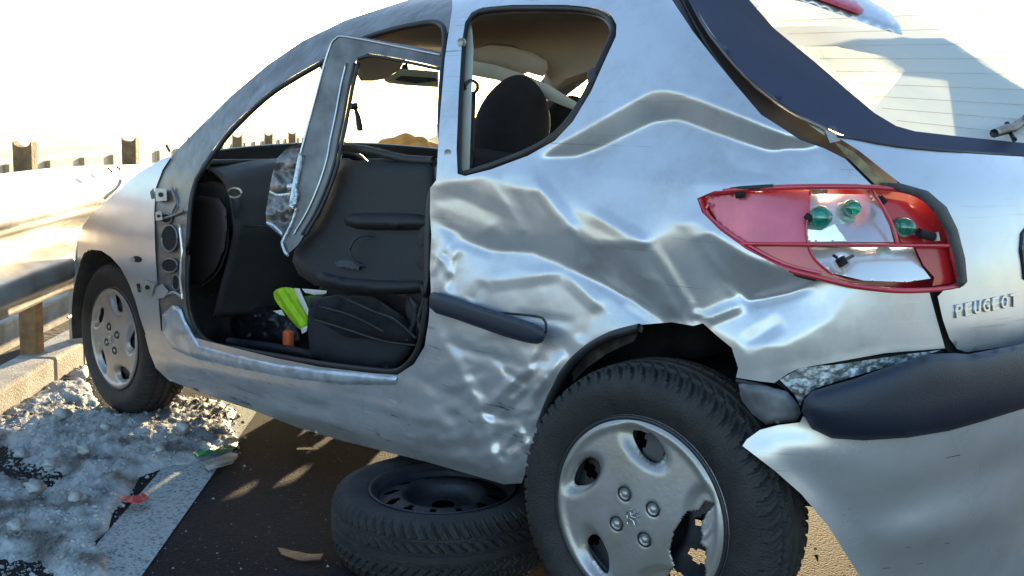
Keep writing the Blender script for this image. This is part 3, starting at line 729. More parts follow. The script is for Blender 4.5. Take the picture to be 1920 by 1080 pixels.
CREASE = [((806, 350), (1000, 430), 26, .006), ((915, 332), (985, 440), 22, -.007), ((1000, 335), (1095, 455), 20, -.008), ((1060, 430), (1160, 520), 22, .007), ((1098, 395), (1215, 458), 20, -.006), ((1222, 460), (1312, 604), 16, -.006), ((1300, 440), (1400, 575), 16, -.003), ((1100, 500), (1240, 604), 22, .007),
 ((860, 450), (930, 478), 14, .005), ((838, 446), (812, 520), 12, -.008), ((862, 470), (842, 548), 14, .008), ((815, 470), (850, 520), 10, -.006), ((880, 568), (910, 530), 18, .006), ((905, 530), (1060, 510), 20, -.006), ((1060, 512), (1130, 578), 22, -.006), ((1130, 578), (1085, 640), 20, .006), ((960, 590), (1080, 606), 16, .004),
 ((812, 610), (905, 770), 18, -.006), ((830, 640), (985, 692), 16, .006), ((985, 692), (905, 770), 16, -.008), ((1030, 640), (960, 790), 18, .009), ((1060, 660), (985, 760), 16, -.009), ((905, 770), (985, 800), 14, .007), ((905, 772), (930, 880), 16, -.007), ((965, 790), (990, 850), 12, -.008), ((950, 850), (985, 812), 12, .008), ((760, 700), (905, 770), 18, .005), ((800, 700), (870, 820), 20, .004),
 ((1310, 602), (1400, 568), 18, -.006), ((1400, 568), (1530, 535), 16, .005), ((1390, 650), (1470, 600), 22, .004), ((700, 760), (860, 800), 16, -.003), ((600, 735), (760, 770), 12, -.003), ((1240, 606), (1170, 560), 14, -.006), ((940, 690), (1000, 730), 10, .006), ((970, 745), (1015, 700), 9, -.007)]
def side_disp(V):
    d = SIDE_DENT(V); U, W_ = V[:, 0], V[:, 1]
    for (x0, y0), (x1, y1), w_, h_ in CREASE:
        ab = np.array([x1-x0, y1-y0], float); L = (ab**2).sum(); t = ((U-x0)*ab[0]+(W_-y0)*ab[1])/L; dd = np.hypot(U-(x0+t*ab[0]), W_-(y0+t*ab[1]))
        d = d+h_*(1.35 if y0 > 600 else 1)*np.clip(1-dd/w_, 0, 1)*np.clip(1.15-np.abs(2*t-1)**3*1.15, 0, 1)
    m1 = np.clip((W_-400)/120, 0, 1)*np.clip((U-760)/60, 0, 1)*np.clip((1110-U)/90, 0, 1)
    low = np.clip((W_-600)/80, 0, 1)
    d = d+m1*(.0022+.0080*low)*crumple(V, 105, 5)+m1*(.0006+.0036*low)*crumple(V, 44, 8)
    loc = np.exp(-(((U-985)/50)**2+((W_-790)/90)**2))+.8*np.exp(-(((U-835)/24)**2+((W_-480)/60)**2))+.8*np.exp(-(((U-1290)/34)**2+((W_-600)/24)**2))
    d = d+.0055*loc*crumple(V, 24, 3)+.0015*np.clip((1700-U)/100, 0, 1)*np.clip((U-1100)/60, 0, 1)*np.clip((W_-380)/60, 0, 1)*crumple(V, 150, 12)
    return d+.0005*fbm(V, 1/140., 2, 5)
WINDOW = [(872, 330), (858, 326), (856, 280), (860, 180), (866, 80), (872, 42), (884, 24), (905, 14), (960, 9), (1060, 9), (1115, 14), (1145, 26), (1156, 46), (1155, 68), (1132, 118), (1108, 172), (1074, 228), (1040, 264), (990, 292), (920, 318)]
SIDEP = [(846, -90), (848, 15), (834, 110), (824, 230), (818, 338), (807, 352), (806, 400), (809, 440), (806, 500), (808, 545), (804, 600), (796, 650), (776, 683), (745, 703), (700, 700), (600, 688), (520, 672), (450, 655), (390, 640), (350, 628), (320, 608), (300, 622), (272, 628), (280, 660), (292, 690), (315, 712), (380, 738), (470, 768), (560, 802), (640, 826), (720, 846), (800, 866), (880, 889), (945, 908), (978, 906), (990, 872), (1008, 805), (1036, 745), (1060, 698), (1094, 655), (1140, 625), (1200, 609), (1260, 604), (1300, 611), (1318, 606), (1345, 630), (1372, 652), (1384, 690), (1380, 708), (1425, 715), (1452, 718), (1478, 700), (1500, 690), (1560, 680), (1660, 662), (1772, 653), (1757, 600), (1742, 546), (1640, 536), (1530, 520), (1470, 504), (1400, 468), (1350, 432), (1316, 398), (1307, 372), (1340, 358), (1480, 351), (1640, 352), (1622, 335), (1585, 298), (1545, 278), (1500, 262), (1460, 236), (1427, 215), (1380, 160), (1343, 115), (1300, 60), (1260, 0), (1215, -90)]
# a flange stays behind the window seal
sp = C(panel('side_panel', SIDEP, M_CRASH, None, holes=[WINDOW], step=5, disp=side_disp, thick=.004)); sp['label'] = 'deeply creased and scraped rear side panel with sill'
# ---- door surround: roof rail, windscreen pillar, hinge post
SUR = [(858, -30), (858, 45), (838, 62), (831, 46), (818, 38), (785, 41), (735, 50), (684, 66), (642, 88), (600, 114), (550, 142), (500, 176), (433, 236), (400, 280), (380, 308), (364, 335), (353, 380), (348, 450), (347, 540), (352, 590), (366, 625), (392, 648), (375, 655), (330, 640), (298, 640), (296, 560), (290, 470), (286, 360), (296, 340), (322, 292), (350, 263), (383, 230), (433, 180), (500, 123), (567, 77), (647, 38), (730, 11), (800, -12), (830, -30)]
SD = Dents((250, -60, 900, 700), 4, [
 ([(280, 345), (322, 292), (350, 263), (383, 230), (433, 180), (500, 123), (567, 77), (647, 38), (730, 11), (800, -12), (800, 0), (730, 24), (650, 52), (570, 94), (503, 140), (436, 200), (388, 250), (350, 290), (310, 350)], -10, 0),
 ([(310, 350), (350, 290), (388, 250), (436, 200), (503, 140), (570, 94), (650, 52), (730, 24), (840, 4), (840, 14), (735, 32), (655, 62), (575, 104), (508, 152), (440, 212), (394, 262), (352, 310), (330, 350)], 30, 0),
 ([(330, 350), (352, 310), (394, 262), (440, 212), (508, 152), (575, 104), (655, 62), (735, 32), (840, 14), (840, 22), (738, 38), (660, 70), (580, 112), (512, 160), (444, 222), (398, 272), (358, 324), (340, 350)], -26, 0),
 ([(340, 350), (358, 324), (398, 272), (444, 222), (512, 160), (580, 112), (660, 70), (738, 38), (840, 22), (840, 60), (740, 60), (600, 130), (440, 250), (380, 320), (350, 360)], 24, 0),
 ([(296, 360), (318, 360), (322, 620), (300, 620)], 0, 20), ([(318, 360), (334, 360), (338, 620), (322, 620)], 0, -24),
 ([(300, 420), (345, 420), (345, 470), (300, 470)], 18, 0), ([(300, 500), (345, 500), (345, 560), (300, 560)], -16, 6)], eps=.004, blur=1.0, mm=1.5e-3)
pillar = C(panel('door_surround', SUR, M_BARE, None, surf='hull', off=.012, step=5, disp=lambda V: SD(V)+.004*fbm(V, 1/18., 3, 2)*((V[:, 1] > 340) & (V[:, 0] < 350)), thick=.006)); pillar['label'] = 'bare brownish pillar and roof rail around the door opening'
# inner hinge post facing backwards and the bright inner sill step
C(panel('hinge_post_inner', [(333, 300), (366, 312), (356, 380), (350, 450), (349, 560), (366, 625), (340, 640), (322, 600), (326, 400)], M_BARE, None, off=.03, step=7, disp=lambda V: .003*fbm(V, 1/14., 3, 4)))
st = C(panel('sill_step', [(304, 590), (324, 572), (340, 580), (350, 606), (374, 646), (430, 662), (520, 682), (620, 695), (745, 706), (742, 722), (640, 722), (540, 712), (440, 692), (370, 676), (322, 654), (304, 624)], mat('bright_inner_sill', (.62, .68, .76), .3, .5, var=.35, vscale=22), None, off=-.006, step=5, disp=lambda V: .004*fbm(V, 1/26., 3, 8, True), dome=(.022, 13))); st['label'] = 'bright inner sill step'
# ribs and holes on the hinge post
for (u, v, a, b) in ((318, 447, 14, 24), (318, 498, 14, 12), (313, 410, 9, 8), (330, 530, 6, 14)):
    C(panel('post_opening', ell(u, v, a, b, 0, 20), M_DARK, None, off=.006, step=7, thick=0))
    q = hull_t(ell(u, v, a+1, b+1, 0, 20)); e_ = ell(u, v, a+1, b+1, 0, 20); P = CAM+rays(e_)*(q+.004)[:, None]; C(tube('opening_rim', list(P)+[P[0]], .0035, M_BARE, None, 6, 1))
for pts, mt in (([(336, 420), (341, 470), (338, 520), (342, 560)], M_CHROME), ([(300, 412), (325, 404), (345, 396)], M_BARE), ([(322, 352), (330, 380), (322, 400)], M_BARE), ([(305, 555), (325, 548), (340, 556)], M_GALV), ([(308, 590), (330, 575), (341, 590), (345, 615)], M_GALV)):
    q = hull_t(pts); C(tube('torn_flange', list(CAM+rays(pts)*(q-.002)[:, None]), .0045, mt, None, 6, 4))
# hinge leaves
def plate(name, px, material, off, th=.006, hole=None):
    o = C(panel(name, px, material, None, off=off, step=5, thick=th, smooth=False)); bevel(o, .001, 1)
    if hole:
        h = panel('hinge_bolt', ell(hole[0], hole[1], hole[2], hole[2], 0, 14), M_DARK, None, off=off-.004, step=4, thick=.005); h.parent = o
    return o
plate('hinge', [(291, 353), (312, 354), (313, 376), (292, 378)], M_GALV, -.02, .008, (301, 365, 4.5))
plate('hinge', [(281, 360), (288, 352), (290, 372), (284, 374)], M_RIM, -.022, .008)
plate('hinge', [(291, 398), (302, 396), (305, 412), (292, 414)], M_GALV, -.02, .008, (297, 405, 3))
plate('hinge', [(268, 524), (291, 532), (283, 556), (262, 546)], M_GALV, -.03, .010, (276, 539, 4.5))
plate('hinge_arm', [(290, 540), (304, 532), (316, 546), (308, 558), (287, 562)], M_SILVER, -.016, .012)
C(tube('hinge_pin', list(CAM+rays([(259, 532), (262, 548)])*(hull_t([(259, 532), (262, 548)])-.035)[:, None]), .006, M_RIM, None, 8, 1))
# ---- rubber door seal all round the opening
SEALP = [(842, 300), (826, 250), (829, 150), (834, 90), (834, 62), (828, 48), (812, 42), (780, 46), (735, 56), (684, 72), (642, 94), (600, 120), (550, 149), (500, 183), (436, 243), (403, 286), (382, 316), (366, 345), (357, 390), (353, 460), (352, 545), (358, 590), (372, 622), (398, 644), (450, 655), (520, 668), (600, 682), (700, 694), (742, 696), (768, 680), (786, 650), (796, 600), (800, 545), (802, 440), (806, 380), (812, 350)]
q = hull_t(SEALP)+.02; C(tube('door_seal', list(CAM+rays(SEALP)*q[:, None]), .0085, M_SEAL, None, 8, 4))
# ---- rear side window: seal and catches
WS = [(862, 328), (858, 300), (861, 200), (867, 90), (874, 46), (887, 29), (908, 20), (960, 15), (1060, 15), (1112, 20), (1140, 32), (1150, 50), (1149, 68), (1127, 118), (1103, 170), (1070, 224), (1036, 258), (988, 286), (920, 312), (862, 330)]
q = hull_t(WS)+.012; C(tube('window_seal', list(CAM+rays(WS)*q[:, None]), .0095, M_SEAL, None, 8, 3))
WS2 = [(u*.985+15, v*.975+6) for u, v in WS]; q = hull_t(WS2)+.035; C(tube('window_flange', list(CAM+rays(WS2)*q[:, None]), .007, M_BARE, None, 6, 3))
wc = C(panel('window_catch', [(1100, 134), (1112, 127), (1120, 131), (1118, 146), (1111, 155), (1102, 154)], M_PLAST, None, off=-.002, step=3, thick=.012, dome=(.004, 5)))
C(panel('soot_mark', ell(1134, 150, 14, 8, .2, 20), M_CRASH, None, off=-.001, step=6, thick=0)) if False else None
for (u, v) in ((869, 80), (845, 288)):
    P = atZ(u, v, float(hull_t([(u, v)])[0])-.002); C(tube('window_pivot', [P, P+np.array([.0, -.012, 0])], .011, M_GALV, None, 10, 1))
# B pillar trim, inside
C(panel('belt_pillar_trim', [(876, 60), (884, 40), (888, 90), (884, 200), (880, 325), (848, 336), (852, 300)], M_PALETRIM, None, off=.05, step=10, disp=None, thick=.01))
None and C(panel('pillar_edge', [(836, 60), (848, 20), (862, 30), (858, 150), (852, 330), (838, 336)], M_SILVER, None, off=-.004, step=8, thick=.006, dome=(.006, 8)))
# ---- side moulding half torn off
MP = [(804, 552), (815, 546), (860, 560), (920, 580), (985, 600), (1016, 612), (1023, 628), (1018, 642), (1004, 646), (960, 636), (900, 615), (850, 597), (806, 584)]
mo = C(panel('side_moulding', round_poly(MP, 1), M_STRIP, None, off=-.030, step=6, thick=.012, dome=(.016, 16))); mo['label'] = 'dark side moulding hanging loose'
rec = [(925, 585), (1000, 592), (1020, 600), (1024, 620), (1015, 630)]
q = hull_t(rec)+side_disp(np.array(rec, float)); C(tube('moulding_recess_edge', list(CAM+rays(rec)*(q-.002)[:, None]), .0028, M_PLAST, None, 6, 4))
# ---- front wing and bonnet
WING = [(292, 352), (305, 318), (322, 292), (300, 300), (262, 322), (236, 344), (212, 366), (190, 386), (170, 404), (155, 424), (145, 446), (142, 480), (146, 530), (152, 540), (150, 492), (158, 474), (172, 468), (190, 470), (208, 482), (226, 502), (242, 532), (254, 565), (264, 600), (274, 630), (302, 624), (297, 560), (291, 470), (289, 400)]
WD = Dents((120, 260, 360, 660), 3, [
 ([(215, 352), (300, 340), (292, 352), (288, 385), (240, 372), (190, 392), (180, 400)], -7, 0), ([(190, 392), (240, 372), (288, 385), (288, 410), (200, 420), (150, 440)], 4, 0),
 ([(150, 432), (200, 418), (290, 415), (290, 440), (150, 452)], -12, 0), ([(150, 452), (290, 440), (292, 520), (240, 520), (200, 480), (150, 475)], 6, 0)], eps=.004, blur=2.2, mm=1.6e-3)
wing = C(panel('front_wing', WING, M_SILVER, None, step=5, disp=lambda V: WD(V)+.001*fbm(V, 1/40., 3, 6), thick=.004))
C(panel('repeater_socket', ell(257, 486, 9, 6, .2, 16), M_DARK, None, off=-.003, step=4, thick=.004)); C(panel('repeater_clip', ell(248, 487, 5, 5, .2, 12), M_GALV, None, off=-.006, step=4, thick=.004))
def surf_grid(name, f, us, vs_, material, th=.004):
    V = [f(u, v) for u in us for v in vs_]; n = len(vs_)
    Fc = [(i*n+j, (i+1)*n+j, (i+1)*n+j+1, i*n+j+1) for i in range(len(us)-1) for j in range(n-1)]
    o = mesh_obj(name, V, Fc, material); 
    if th: solid(o, th, 0)
    return o
WT = curve3([(322, 294), (300, 302), (262, 324), (236, 346), (212, 368), (190, 388), (170, 406), (155, 426), (146, 446)], .004)
def bonnet(u, v):     # u 0 cowl .. 1 front ; v 0 near side .. 1 far side
    p = on_curve(WT, u); y = p[1]+(1.652-2*p[1])*v; k = math.sin(math.pi*v)
    return np.array([p[0]-.05*u*k-(.10*(1-u))*k, y, p[2]-.004+.055*k**.8*(1-.5*u)])
C(surf_grid('bonnet', bonnet, np.linspace(0, 1, 24), np.linspace(0, 1, 30), M_SILVER))
C(surf_grid('nose_panel', lambda u, v: (lambda q: np.array([q[0]-.05*math.sin(math.pi*u), q[1], .24+(q[2]-.24)*u]))(bonnet(1, v)), np.linspace(0, 1, 10), np.linspace(0, 1, 20), M_BUMPER))
cw = [(196, 372), (204, 364), (214, 356), (222, 348), (226, 338)]; C(tube('cowl_bracket', list(on_axis(cw, 1, .20)), .006, M_PALETRIM, None, 6, 2))
for px in ([(202, 314), (210, 322)], [(219, 312), (226, 319)], [(312, 272), (318, 284)]):
    C(tube('washer_jet', list(on_axis(px, 1, .5)), .005, M_SEAL, None, 6, 1))
# inner front structure that closes the engine bay
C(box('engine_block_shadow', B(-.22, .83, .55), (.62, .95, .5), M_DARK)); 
C(surf_grid('front_arch_liner', lambda a, y: B(.0-.36*math.cos(a*math.pi), y, .30+.36*math.sin(a*math.pi)), np.linspace(-.05, 1.02, 20), np.linspace(.05, .42, 4), M_LINER))
C(surf_grid('rear_arch_liner', lambda a, y: (lambda x: B(x, float(side_y(x, .5))+.085+y*(.44-float(side_y(x, .5))), .30+.40*math.sin(a*math.pi)))(2.47-.345*math.cos(a*math.pi)), np.linspace(-.05, 1.04, 24), np.linspace(0, 1, 6), M_LINER))
C(box('wheel_well_wall', B(2.47, .46, .45), (.72, .02, .62), M_LINER)); C(box('wheel_well_wall', B(0, .44, .45), (.86, .02, .62), M_LINER))
# crumpled arch lip
lip = [(1012, 800), (1035, 742), (1064, 690), (1100, 655), (1145, 630), (1200, 615)]; q = hull_t(lip); C(tube('arch_lip', list(CAM+rays(lip)*(q+.012)[:, None]), .010, M_SEAL, None, 8, 4))
C(panel('torn_liner_edge', [(1092, 672), (1120, 645), (1180, 618), (1196, 626), (1188, 640), (1140, 662), (1100, 690), (1075, 716), (1072, 700)], M_LINER, None, off=.06, step=6, disp=lambda V: .012*fbm(V, 1/20., 3, 1)))
# floor pan, tunnel and far side
C(box('floor_pan', B(1.35, .83, .245), (2.3, 1.46, .07), M_CARPET, None, np.array([[math.cos(TILT), 0, -math.sin(TILT)], [0, 1, 0], [math.sin(TILT), 0, math.cos(TILT)]])))
C(box('boot_floor', B(2.60, .83, .42), (.50, 1.15, .05), M_CARPET)); C(box('rear_axle_beam', (2.43, .83, .285), (.12, 1.2, .10), M_LINER)); C(box('fuel_tank', B(1.95, .9, .24), (.5, 1.0, .12), M_LINER))
def xz_panel(name, outline, holes, material, yf, step=.04, th=.02):
    V, Fc = cdt(outline, holes, step); P = np.array([(x, yf(x, z), z+TILT*x) for x, z in V]); o = mesh_obj(name, P, Fc, material); solid(o, th, 0); return o
FARO = [(-.62, .30), (-.36, .30), (-.30, .48), (-.16, .60), (0, .64), (.16, .60), (.30, .48), (.36, .13), (2.07, .15), (2.12, .45), (2.26, .60), (2.44, .64), (2.62, .60), (2.76, .45), (2.80, .36), (2.95, .36), (2.95, .62), (2.86, .96), (2.40, 1.28), (2.1, 1.33), (1.6, 1.36), (1.15, 1.33), (.85, 1.20), (.45, .96), (.2, .90), (-.3, .84), (-.6, .70)]
FARW = [[(.52, .93), (.90, 1.17), (1.18, 1.28), (1.58, 1.31), (1.58, .95)], [(1.66, .95), (1.66, 1.31), (2.1, 1.28), (2.33, 1.22), (2.1, 1.02), (1.95, .97)]]
C(xz_panel('far_side_panel', FARO, FARW, M_SILVER, lambda x, z: 1.652-side_y(x, z)))
for h in FARW: C(xz_panel('window_pane', h, [], M_GLASS, lambda x, z: 1.652-side_y(x, z), th=.003))
C(xz_panel('far_door_lining', [(.45, .3), (1.62, .3), (1.62, .92), (.5, .90)], [], M_PLAST, lambda x, z: 1.60-side_y(x, z)-.0))
C(xz_panel('rear_side_lining', [(1.66, .3), (2.8, .4), (2.8, .93), (1.66, .93)], [], M_PLAST, lambda x, z: 1.58-side_y(x, z)))
C(xz_panel('near_side_lining', [(1.78, .3), (2.08, .3), (2.12, .6), (2.8, .75), (2.75, .9), (1.78, .90)], [], M_PLAST, lambda x, z: .10+side_y(x, z)))
# roof, lofted from the surveyed near rail to its mirror image
RAILC = curve3([(575, 80), (647, 44), (730, 18), (800, -4), (850, -16), (960, -34), (1090, -52), (1225, -72)], .01)
def roof(u, v, dz=0):
    p = on_curve(RAILC, u); y = p[1]+.01+(1.652-2*p[1]-.02)*v
    return np.array([p[0]-.06*(1-u)*math.sin(math.pi*v), y, p[2]-.012+.045*math.sin(math.pi*v)-dz-.05*v*(v > .5)*0])
C(surf_grid('roof_panel', lambda u, v: roof(u, v), np.linspace(0, 1, 24), np.linspace(0, 1, 24), M_SILVER))
C(surf_grid('headlining', lambda u, v: roof(u*.97+.02, v*.98+.01, .03), np.linspace(0, 1, 24), np.linspace(0, 1, 24), M_HEAD))
C(surf_grid('far_cant_lining', lambda u, v: roof(u*.96+.02, .985, .03+.11*v), np.linspace(0, 1, 14), np.linspace(0, 1, 5), M_HEAD))
C(surf_grid('near_cant_lining', lambda u, v: roof(u*.90+.06, .03-.01*v, .03+.03*v), np.linspace(0, 1, 14), np.linspace(0, 1, 5), M_HEAD))
PILC = curve3([(335, 300), (362, 274), (396, 242), (445, 196), (510, 146), (580, 96)], .02)
def wscr(u, v):
    p = on_curve(PILC, u); y = p[1]+.01+(1.652-2*p[1]-.02)*v
    return np.array([p[0]+.02-.07*math.sin(math.pi*v), y, p[2]-.01+.03*math.sin(math.pi*v)*u])
C(surf_grid('windscreen', wscr, np.linspace(0, 1, 14), np.linspace(0, 1, 18), M_GLASS, .003))
tp = [wscr(0, v)+np.array([0, 0, .0]) for v in np.linspace(0, 1, 12)]; C(tube('windscreen_lower_seal', tp, .012, M_SEAL, None, 8, 2))
fp = [wscr(0, .985), wscr(.35, .985), wscr(.7, .985), wscr(1, .985)]; C(tube('far_windscreen_pillar', fp, .028, M_PLAST, None, 8, 5))
# rear window surround bits: frit glass, tailgate
# ---- tailgate
GL = [(1278, -90), (1285, -8), (1330, 62), (1400, 143), (1480, 205), (1550, 240), (1600, 262), (1680, 274), (1800, 284), (1920, 291), (2080, 300), (2080, -90)]
INN = [(1345, -90), (1398, -8), (1450, 52), (1530, 118), (1590, 170), (1640, 212), (1680, 236), (1715, 246), (1800, 256), (1920, 268), (2081, 280), (2081, -91)]
INH = [(1350, -88), (1398, -8), (1450, 52), (1530, 118), (1590, 170), (1640, 212), (1680, 236), (1715, 246), (1800, 256), (1920, 268), (2076, 280), (2076, -88)]
zz = hull_t([(1290, -4), (1572, 256), (1920, 292)])
RWS = ('ctrl', [(1290, -4, zz[0]-.004), (1572, 256, zz[1]-.004), (1920, 292, zz[2]+.03)])
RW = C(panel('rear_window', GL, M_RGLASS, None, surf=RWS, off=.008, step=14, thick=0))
fr = panel('window_border', GL, M_FRIT, None, surf=RWS, holes=[INH], step=10, thick=.003); fr.parent = RW
HW = mat('heater_wire_brown', (.50, .44, .38), .6)
for k in range(9):
    f = k/8; a = (1450+f*232, 40+f*186); b = (1920+f*80, 20+f*240); q = surf_t([a, b], RWS)-.001
    hw = tube('heater_wire', list(CAM+rays([a, b])*q[:, None]), .0006, HW, None, 4, 1); hw.parent = RW
C(panel('tailgate_gutter', [(1240, -60), (1246, 2), (1328, 118), (1416, 222), (1494, 272), (1550, 286), (1600, 300), (1650, 352), (1690, 352), (1665, 315), (1612, 272), (1562, 247), (1500, 213), (1424, 150), (1352, 66), (1310, -6), (1300, -60)], mat('gutter_brown', (.045, .033, .033), .55), None, off=.05, step=8, thick=.01))
for off_, px, r in ((.006, [(1262, -30), (1345, 117), (1428, 217), (1500, 262), (1535, 274)], .004), (.0, [(1283, -20), (1330, 62), (1400, 145), (1480, 208), (1552, 244)], .0045)):
    q = hull_t(px)+off_; C(tube('gutter_seal', list(CAM+rays(px)*q[:, None]), r, M_SEAL if off_ else M_BARE, None, 6, 4))
# gap at the lower corner with its bracket, sun-lit paint beyond imitated by panel colour
C(panel('corner_bracket', [(1546, 242), (1572, 254), (1576, 264), (1556, 268)], M_GALV, None, off=-.004, step=4, thick=.01, smooth=False))
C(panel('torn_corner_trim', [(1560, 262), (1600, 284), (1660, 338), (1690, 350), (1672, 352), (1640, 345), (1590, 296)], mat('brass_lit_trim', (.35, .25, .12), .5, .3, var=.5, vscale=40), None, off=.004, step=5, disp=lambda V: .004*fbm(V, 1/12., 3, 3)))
C(panel('sunlit_gap_panel', [(1498, 214), (1520, 224), (1548, 246), (1546, 254), (1520, 236)], M_PALETRIM, None, off=.008, step=5))
TG = [(1565, 254), (1600, 262), (1680, 276), (1800, 287), (1920, 294), (2080, 303), (2080, 620), (1985, 634), (1920, 644), (1850, 655), (1812, 660), (1794, 654), (1780, 634), (1768, 600), (1758, 556), (1770, 544), (1800, 540), (1812, 530), (1806, 470), (1788, 425), (1766, 385), (1735, 360), (1690, 345), (1655, 318), (1610, 282)]
PLATE = [(1912, 470), (1914, 440), (1926, 425), (1960, 420), (2060, 422), (2060, 545), (1950, 540), (1918, 520)]
TD = Dents((1540, 230, 2100, 700), 5, [([(1560, 250), (2100, 300), (2100, 340), (1600, 300)], -7, 0), ([(1660, 330), (2100, 345), (2100, 480), (1800, 480)], 2, 0), ([(1800, 540), (2100, 500), (2100, 600), (1790, 640)], -8, 0), ([(1780, 620), (2100, 590), (2100, 660), (1790, 670)], 18, 0)], eps=.003, blur=3)
tg = C(panel('tailgate', TG, M_SILVER, None, surf=('grow', .004), holes=[PLATE], step=8, disp=TD, thick=.006))
pr_ = panel('plate_recess', [(1900, 410), (2070, 405), (2070, 560), (1905, 550)], M_PLAST, None, surf=('grow', -.03), step=12); pr_.parent = tg
q = surf_t(PLATE, ('grow', .004)); rp = tube('recess_edge', list(CAM+rays(PLATE)*(q+.003)[:, None])+[CAM+rays([PLATE[0]])[0]*(q[0]+.003)], .006, M_PLAST, None, 8, 1); rp.parent = tg
q = hull_t([(1570, 255), (1680, 274), (1800, 285), (1920, 292), (2080, 301)])-.006; C(tube('window_lower_seal', list(CAM+rays([(1570, 255), (1680, 274), (1800, 285), (1920, 292), (2080, 301)])*q[:, None]), .0035, M_SEAL, None, 6, 3))
# badge letters
def badge():
    txt = 'PEUGEOT'; n = 7
    us = np.linspace(1791, 1893, n); 
    for i, ch in enumerate(txt):
        u = us[i]; v = 597-(u-1790)*.200
        pt = np.array([(u, v), (u+13.6, v-2.8), (u, v-25)]); t = surf_t(pt, ('grow', .004))+TD(pt)-.0025; P = CAM+rays(pt)*t[:, None]
        cu = bpy.data.curves.new('letter', 'FONT'); cu.body = ch; cu.size = 1; cu.extrude = .04; cu.bevel_depth = .02; cu.offset = .012
        tmp = bpy.data.objects.new('tmp', cu); COL.objects.link(tmp); bpy.context.view_layer.update()
        me = bpy.data.meshes.new_from_object(tmp); bpy.data.objects.remove(tmp)
        xs = [v_.co.x for v_ in me.vertices]; ys = [v_.co.y for v_ in me.vertices]; x0, x1, y0, y1 = min(xs), max(xs), min(ys), max(ys)
        ex = P[1]-P[0]; ey = P[2]-P[0]; nz = np.cross(ex, ey); nz /= np.linalg.norm(nz)
        for v_ in me.vertices:
            a = (v_.co.x-x0)/(x1-x0); b = (v_.co.y-y0)/(y1-y0); p = P[0]+ex*a*.92+ey*(b+.0)+nz*(v_.co.z*.03+.001); v_.co = p
        me.materials.clear(); me.materials.append(M_BADGE); o = bpy.data.objects.new('letter', me); link(o, tg)
badge()
# spoiler and third brake light
C(panel('spoiler', [(1380, -60), (1440, -12), (1520, 8), (1600, 36), (1655, 56), (1692, 66), (1688, 48), (1672, 26), (1640, 6), (1600, -20), (1560, -60)], M_SILVER, None, surf=('ctrl', [(1440, -12, 2.42), (1692, 66, 2.50), (1560, -60, 2.62)]), step=9, thick=.02, dome=(.02, 14)))
C(panel('brake_light', [(1500, -30), (1520, -6), (1560, 8), (1612, 27), (1622, 18), (1612, 4), (1570, -12), (1540, -30)], M_RED, None, surf=('ctrl', [(1440, -12, 2.38), (1692, 66, 2.46), (1560, -60, 2.58)]), step=6, thick=.01, dome=(.008, 6)))
# wiper
wp = [(1864, 250), (1885, 243), (1900, 240), (1918, 226), (1940, 205)]; q = hull_t(wp)-.035; wpo = C(tube('wiper', list(CAM+rays(wp)*q[:, None]), [.010, .012, .011, .009, .008], M_PLAST, None, 8, 4))
for px in ([(1888, 232), (1902, 262)], [(1905, 232), (1925, 232)]):
    q = hull_t(px)-.032; o = tube('wiper_joint', list(CAM+rays(px)*q[:, None]), .006, M_PLAST, None, 8, 1); o.parent = wpo
# ---- tail lamp, lens gone
LAMP = [(1310, 372), (1328, 362), (1380, 356), (1480, 351), (1580, 350), (1650, 352), (1700, 358), (1735, 374), (1760, 400), (1778, 440), (1788, 485), (1796, 520), (1794, 536), (1752, 543), (1690, 545), (1640, 541), (1590, 534), (1530, 519), (1470, 503), (1410, 474), (1352, 434), (1322, 402)]
lamp = C(panel('tail_lamp', LAMP, M_DKRED, None, surf=('grow', -.06), step=8, thick=.01)); lamp['label'] = 'smashed red tail lamp without its lens, bulbs bare'
LP = lambda name, px, mt, g_=-.02, dm=None, th=.006, step=5, disp=None, rnd=0: setattr(panel(name, px, mt, None, surf=('grow', g_), step=step, thick=th, dome=dm, disp=disp, rnd=rnd), 'parent', lamp)
def bowl(cx, cy, r, amp): return lambda V: amp*np.exp(-(((V[:, 0]-cx)**2+(V[:, 1]-cy)**2)/r**2))
LP('indicator_reflector', [(1324, 378), (1330, 368), (1420, 362), (1518, 360), (1516, 400), (1512, 454), (1390, 454), (1350, 424)], M_PINK, -.012, None, .006, 6, lambda V: .014*np.clip((420-V[:, 1])/60, -1, 1)*np.clip((V[:, 0]-1380)/120, 0, 1)+.0009*np.sin(V[:, 0]*.5))
LP('lower_reflector', [(1402, 462), (1516, 462), (1530, 490), (1560, 514), (1600, 528), (1530, 514), (1470, 498)], M_RED, -.010)
LP('fog_reflector', [(1518, 464), (1712, 464), (1728, 500), (1745, 522), (1700, 529), (1620, 526), (1560, 512), (1530, 488)], M_CHROME, -.015, None, .004, 4, lambda V: .034-.044*np.clip((V[:, 1]-462)/66, 0, 1)**.6+.012*np.exp(-(((V[:, 0]-1578)**2+(V[:, 1]-490)**2)/16**2)))
LP('side_reflector', [(1716, 464), (1776, 464), (1786, 500), (1790, 530), (1748, 536), (1752, 520), (1732, 498)], M_DKRED, -.012)
LP('bulb_reflector', [(1520, 364), (1632, 364), (1652, 392), (1668, 424), (1676, 454), (1514, 454), (1512, 400)], M_BOWL, -.016, None, .004, 4, lambda V: .020-.026*np.clip((V[:, 1]-364)/90, 0, 1)+.020*np.exp(-(((V[:, 0]-1600)**2+(V[:, 1]-395)**2)/34**2)))
LP('bulb_reflector', [(1512, 430), (1540, 432), (1565, 420), (1588, 452), (1514, 453)], M_CHROME, -.010, None, .003, 4)
LP('bulb_reflector', [(1640, 368), (1700, 378), (1745, 412), (1766, 455), (1690, 455), (1676, 420)], M_DKRED, -.024, None, .004, 5)
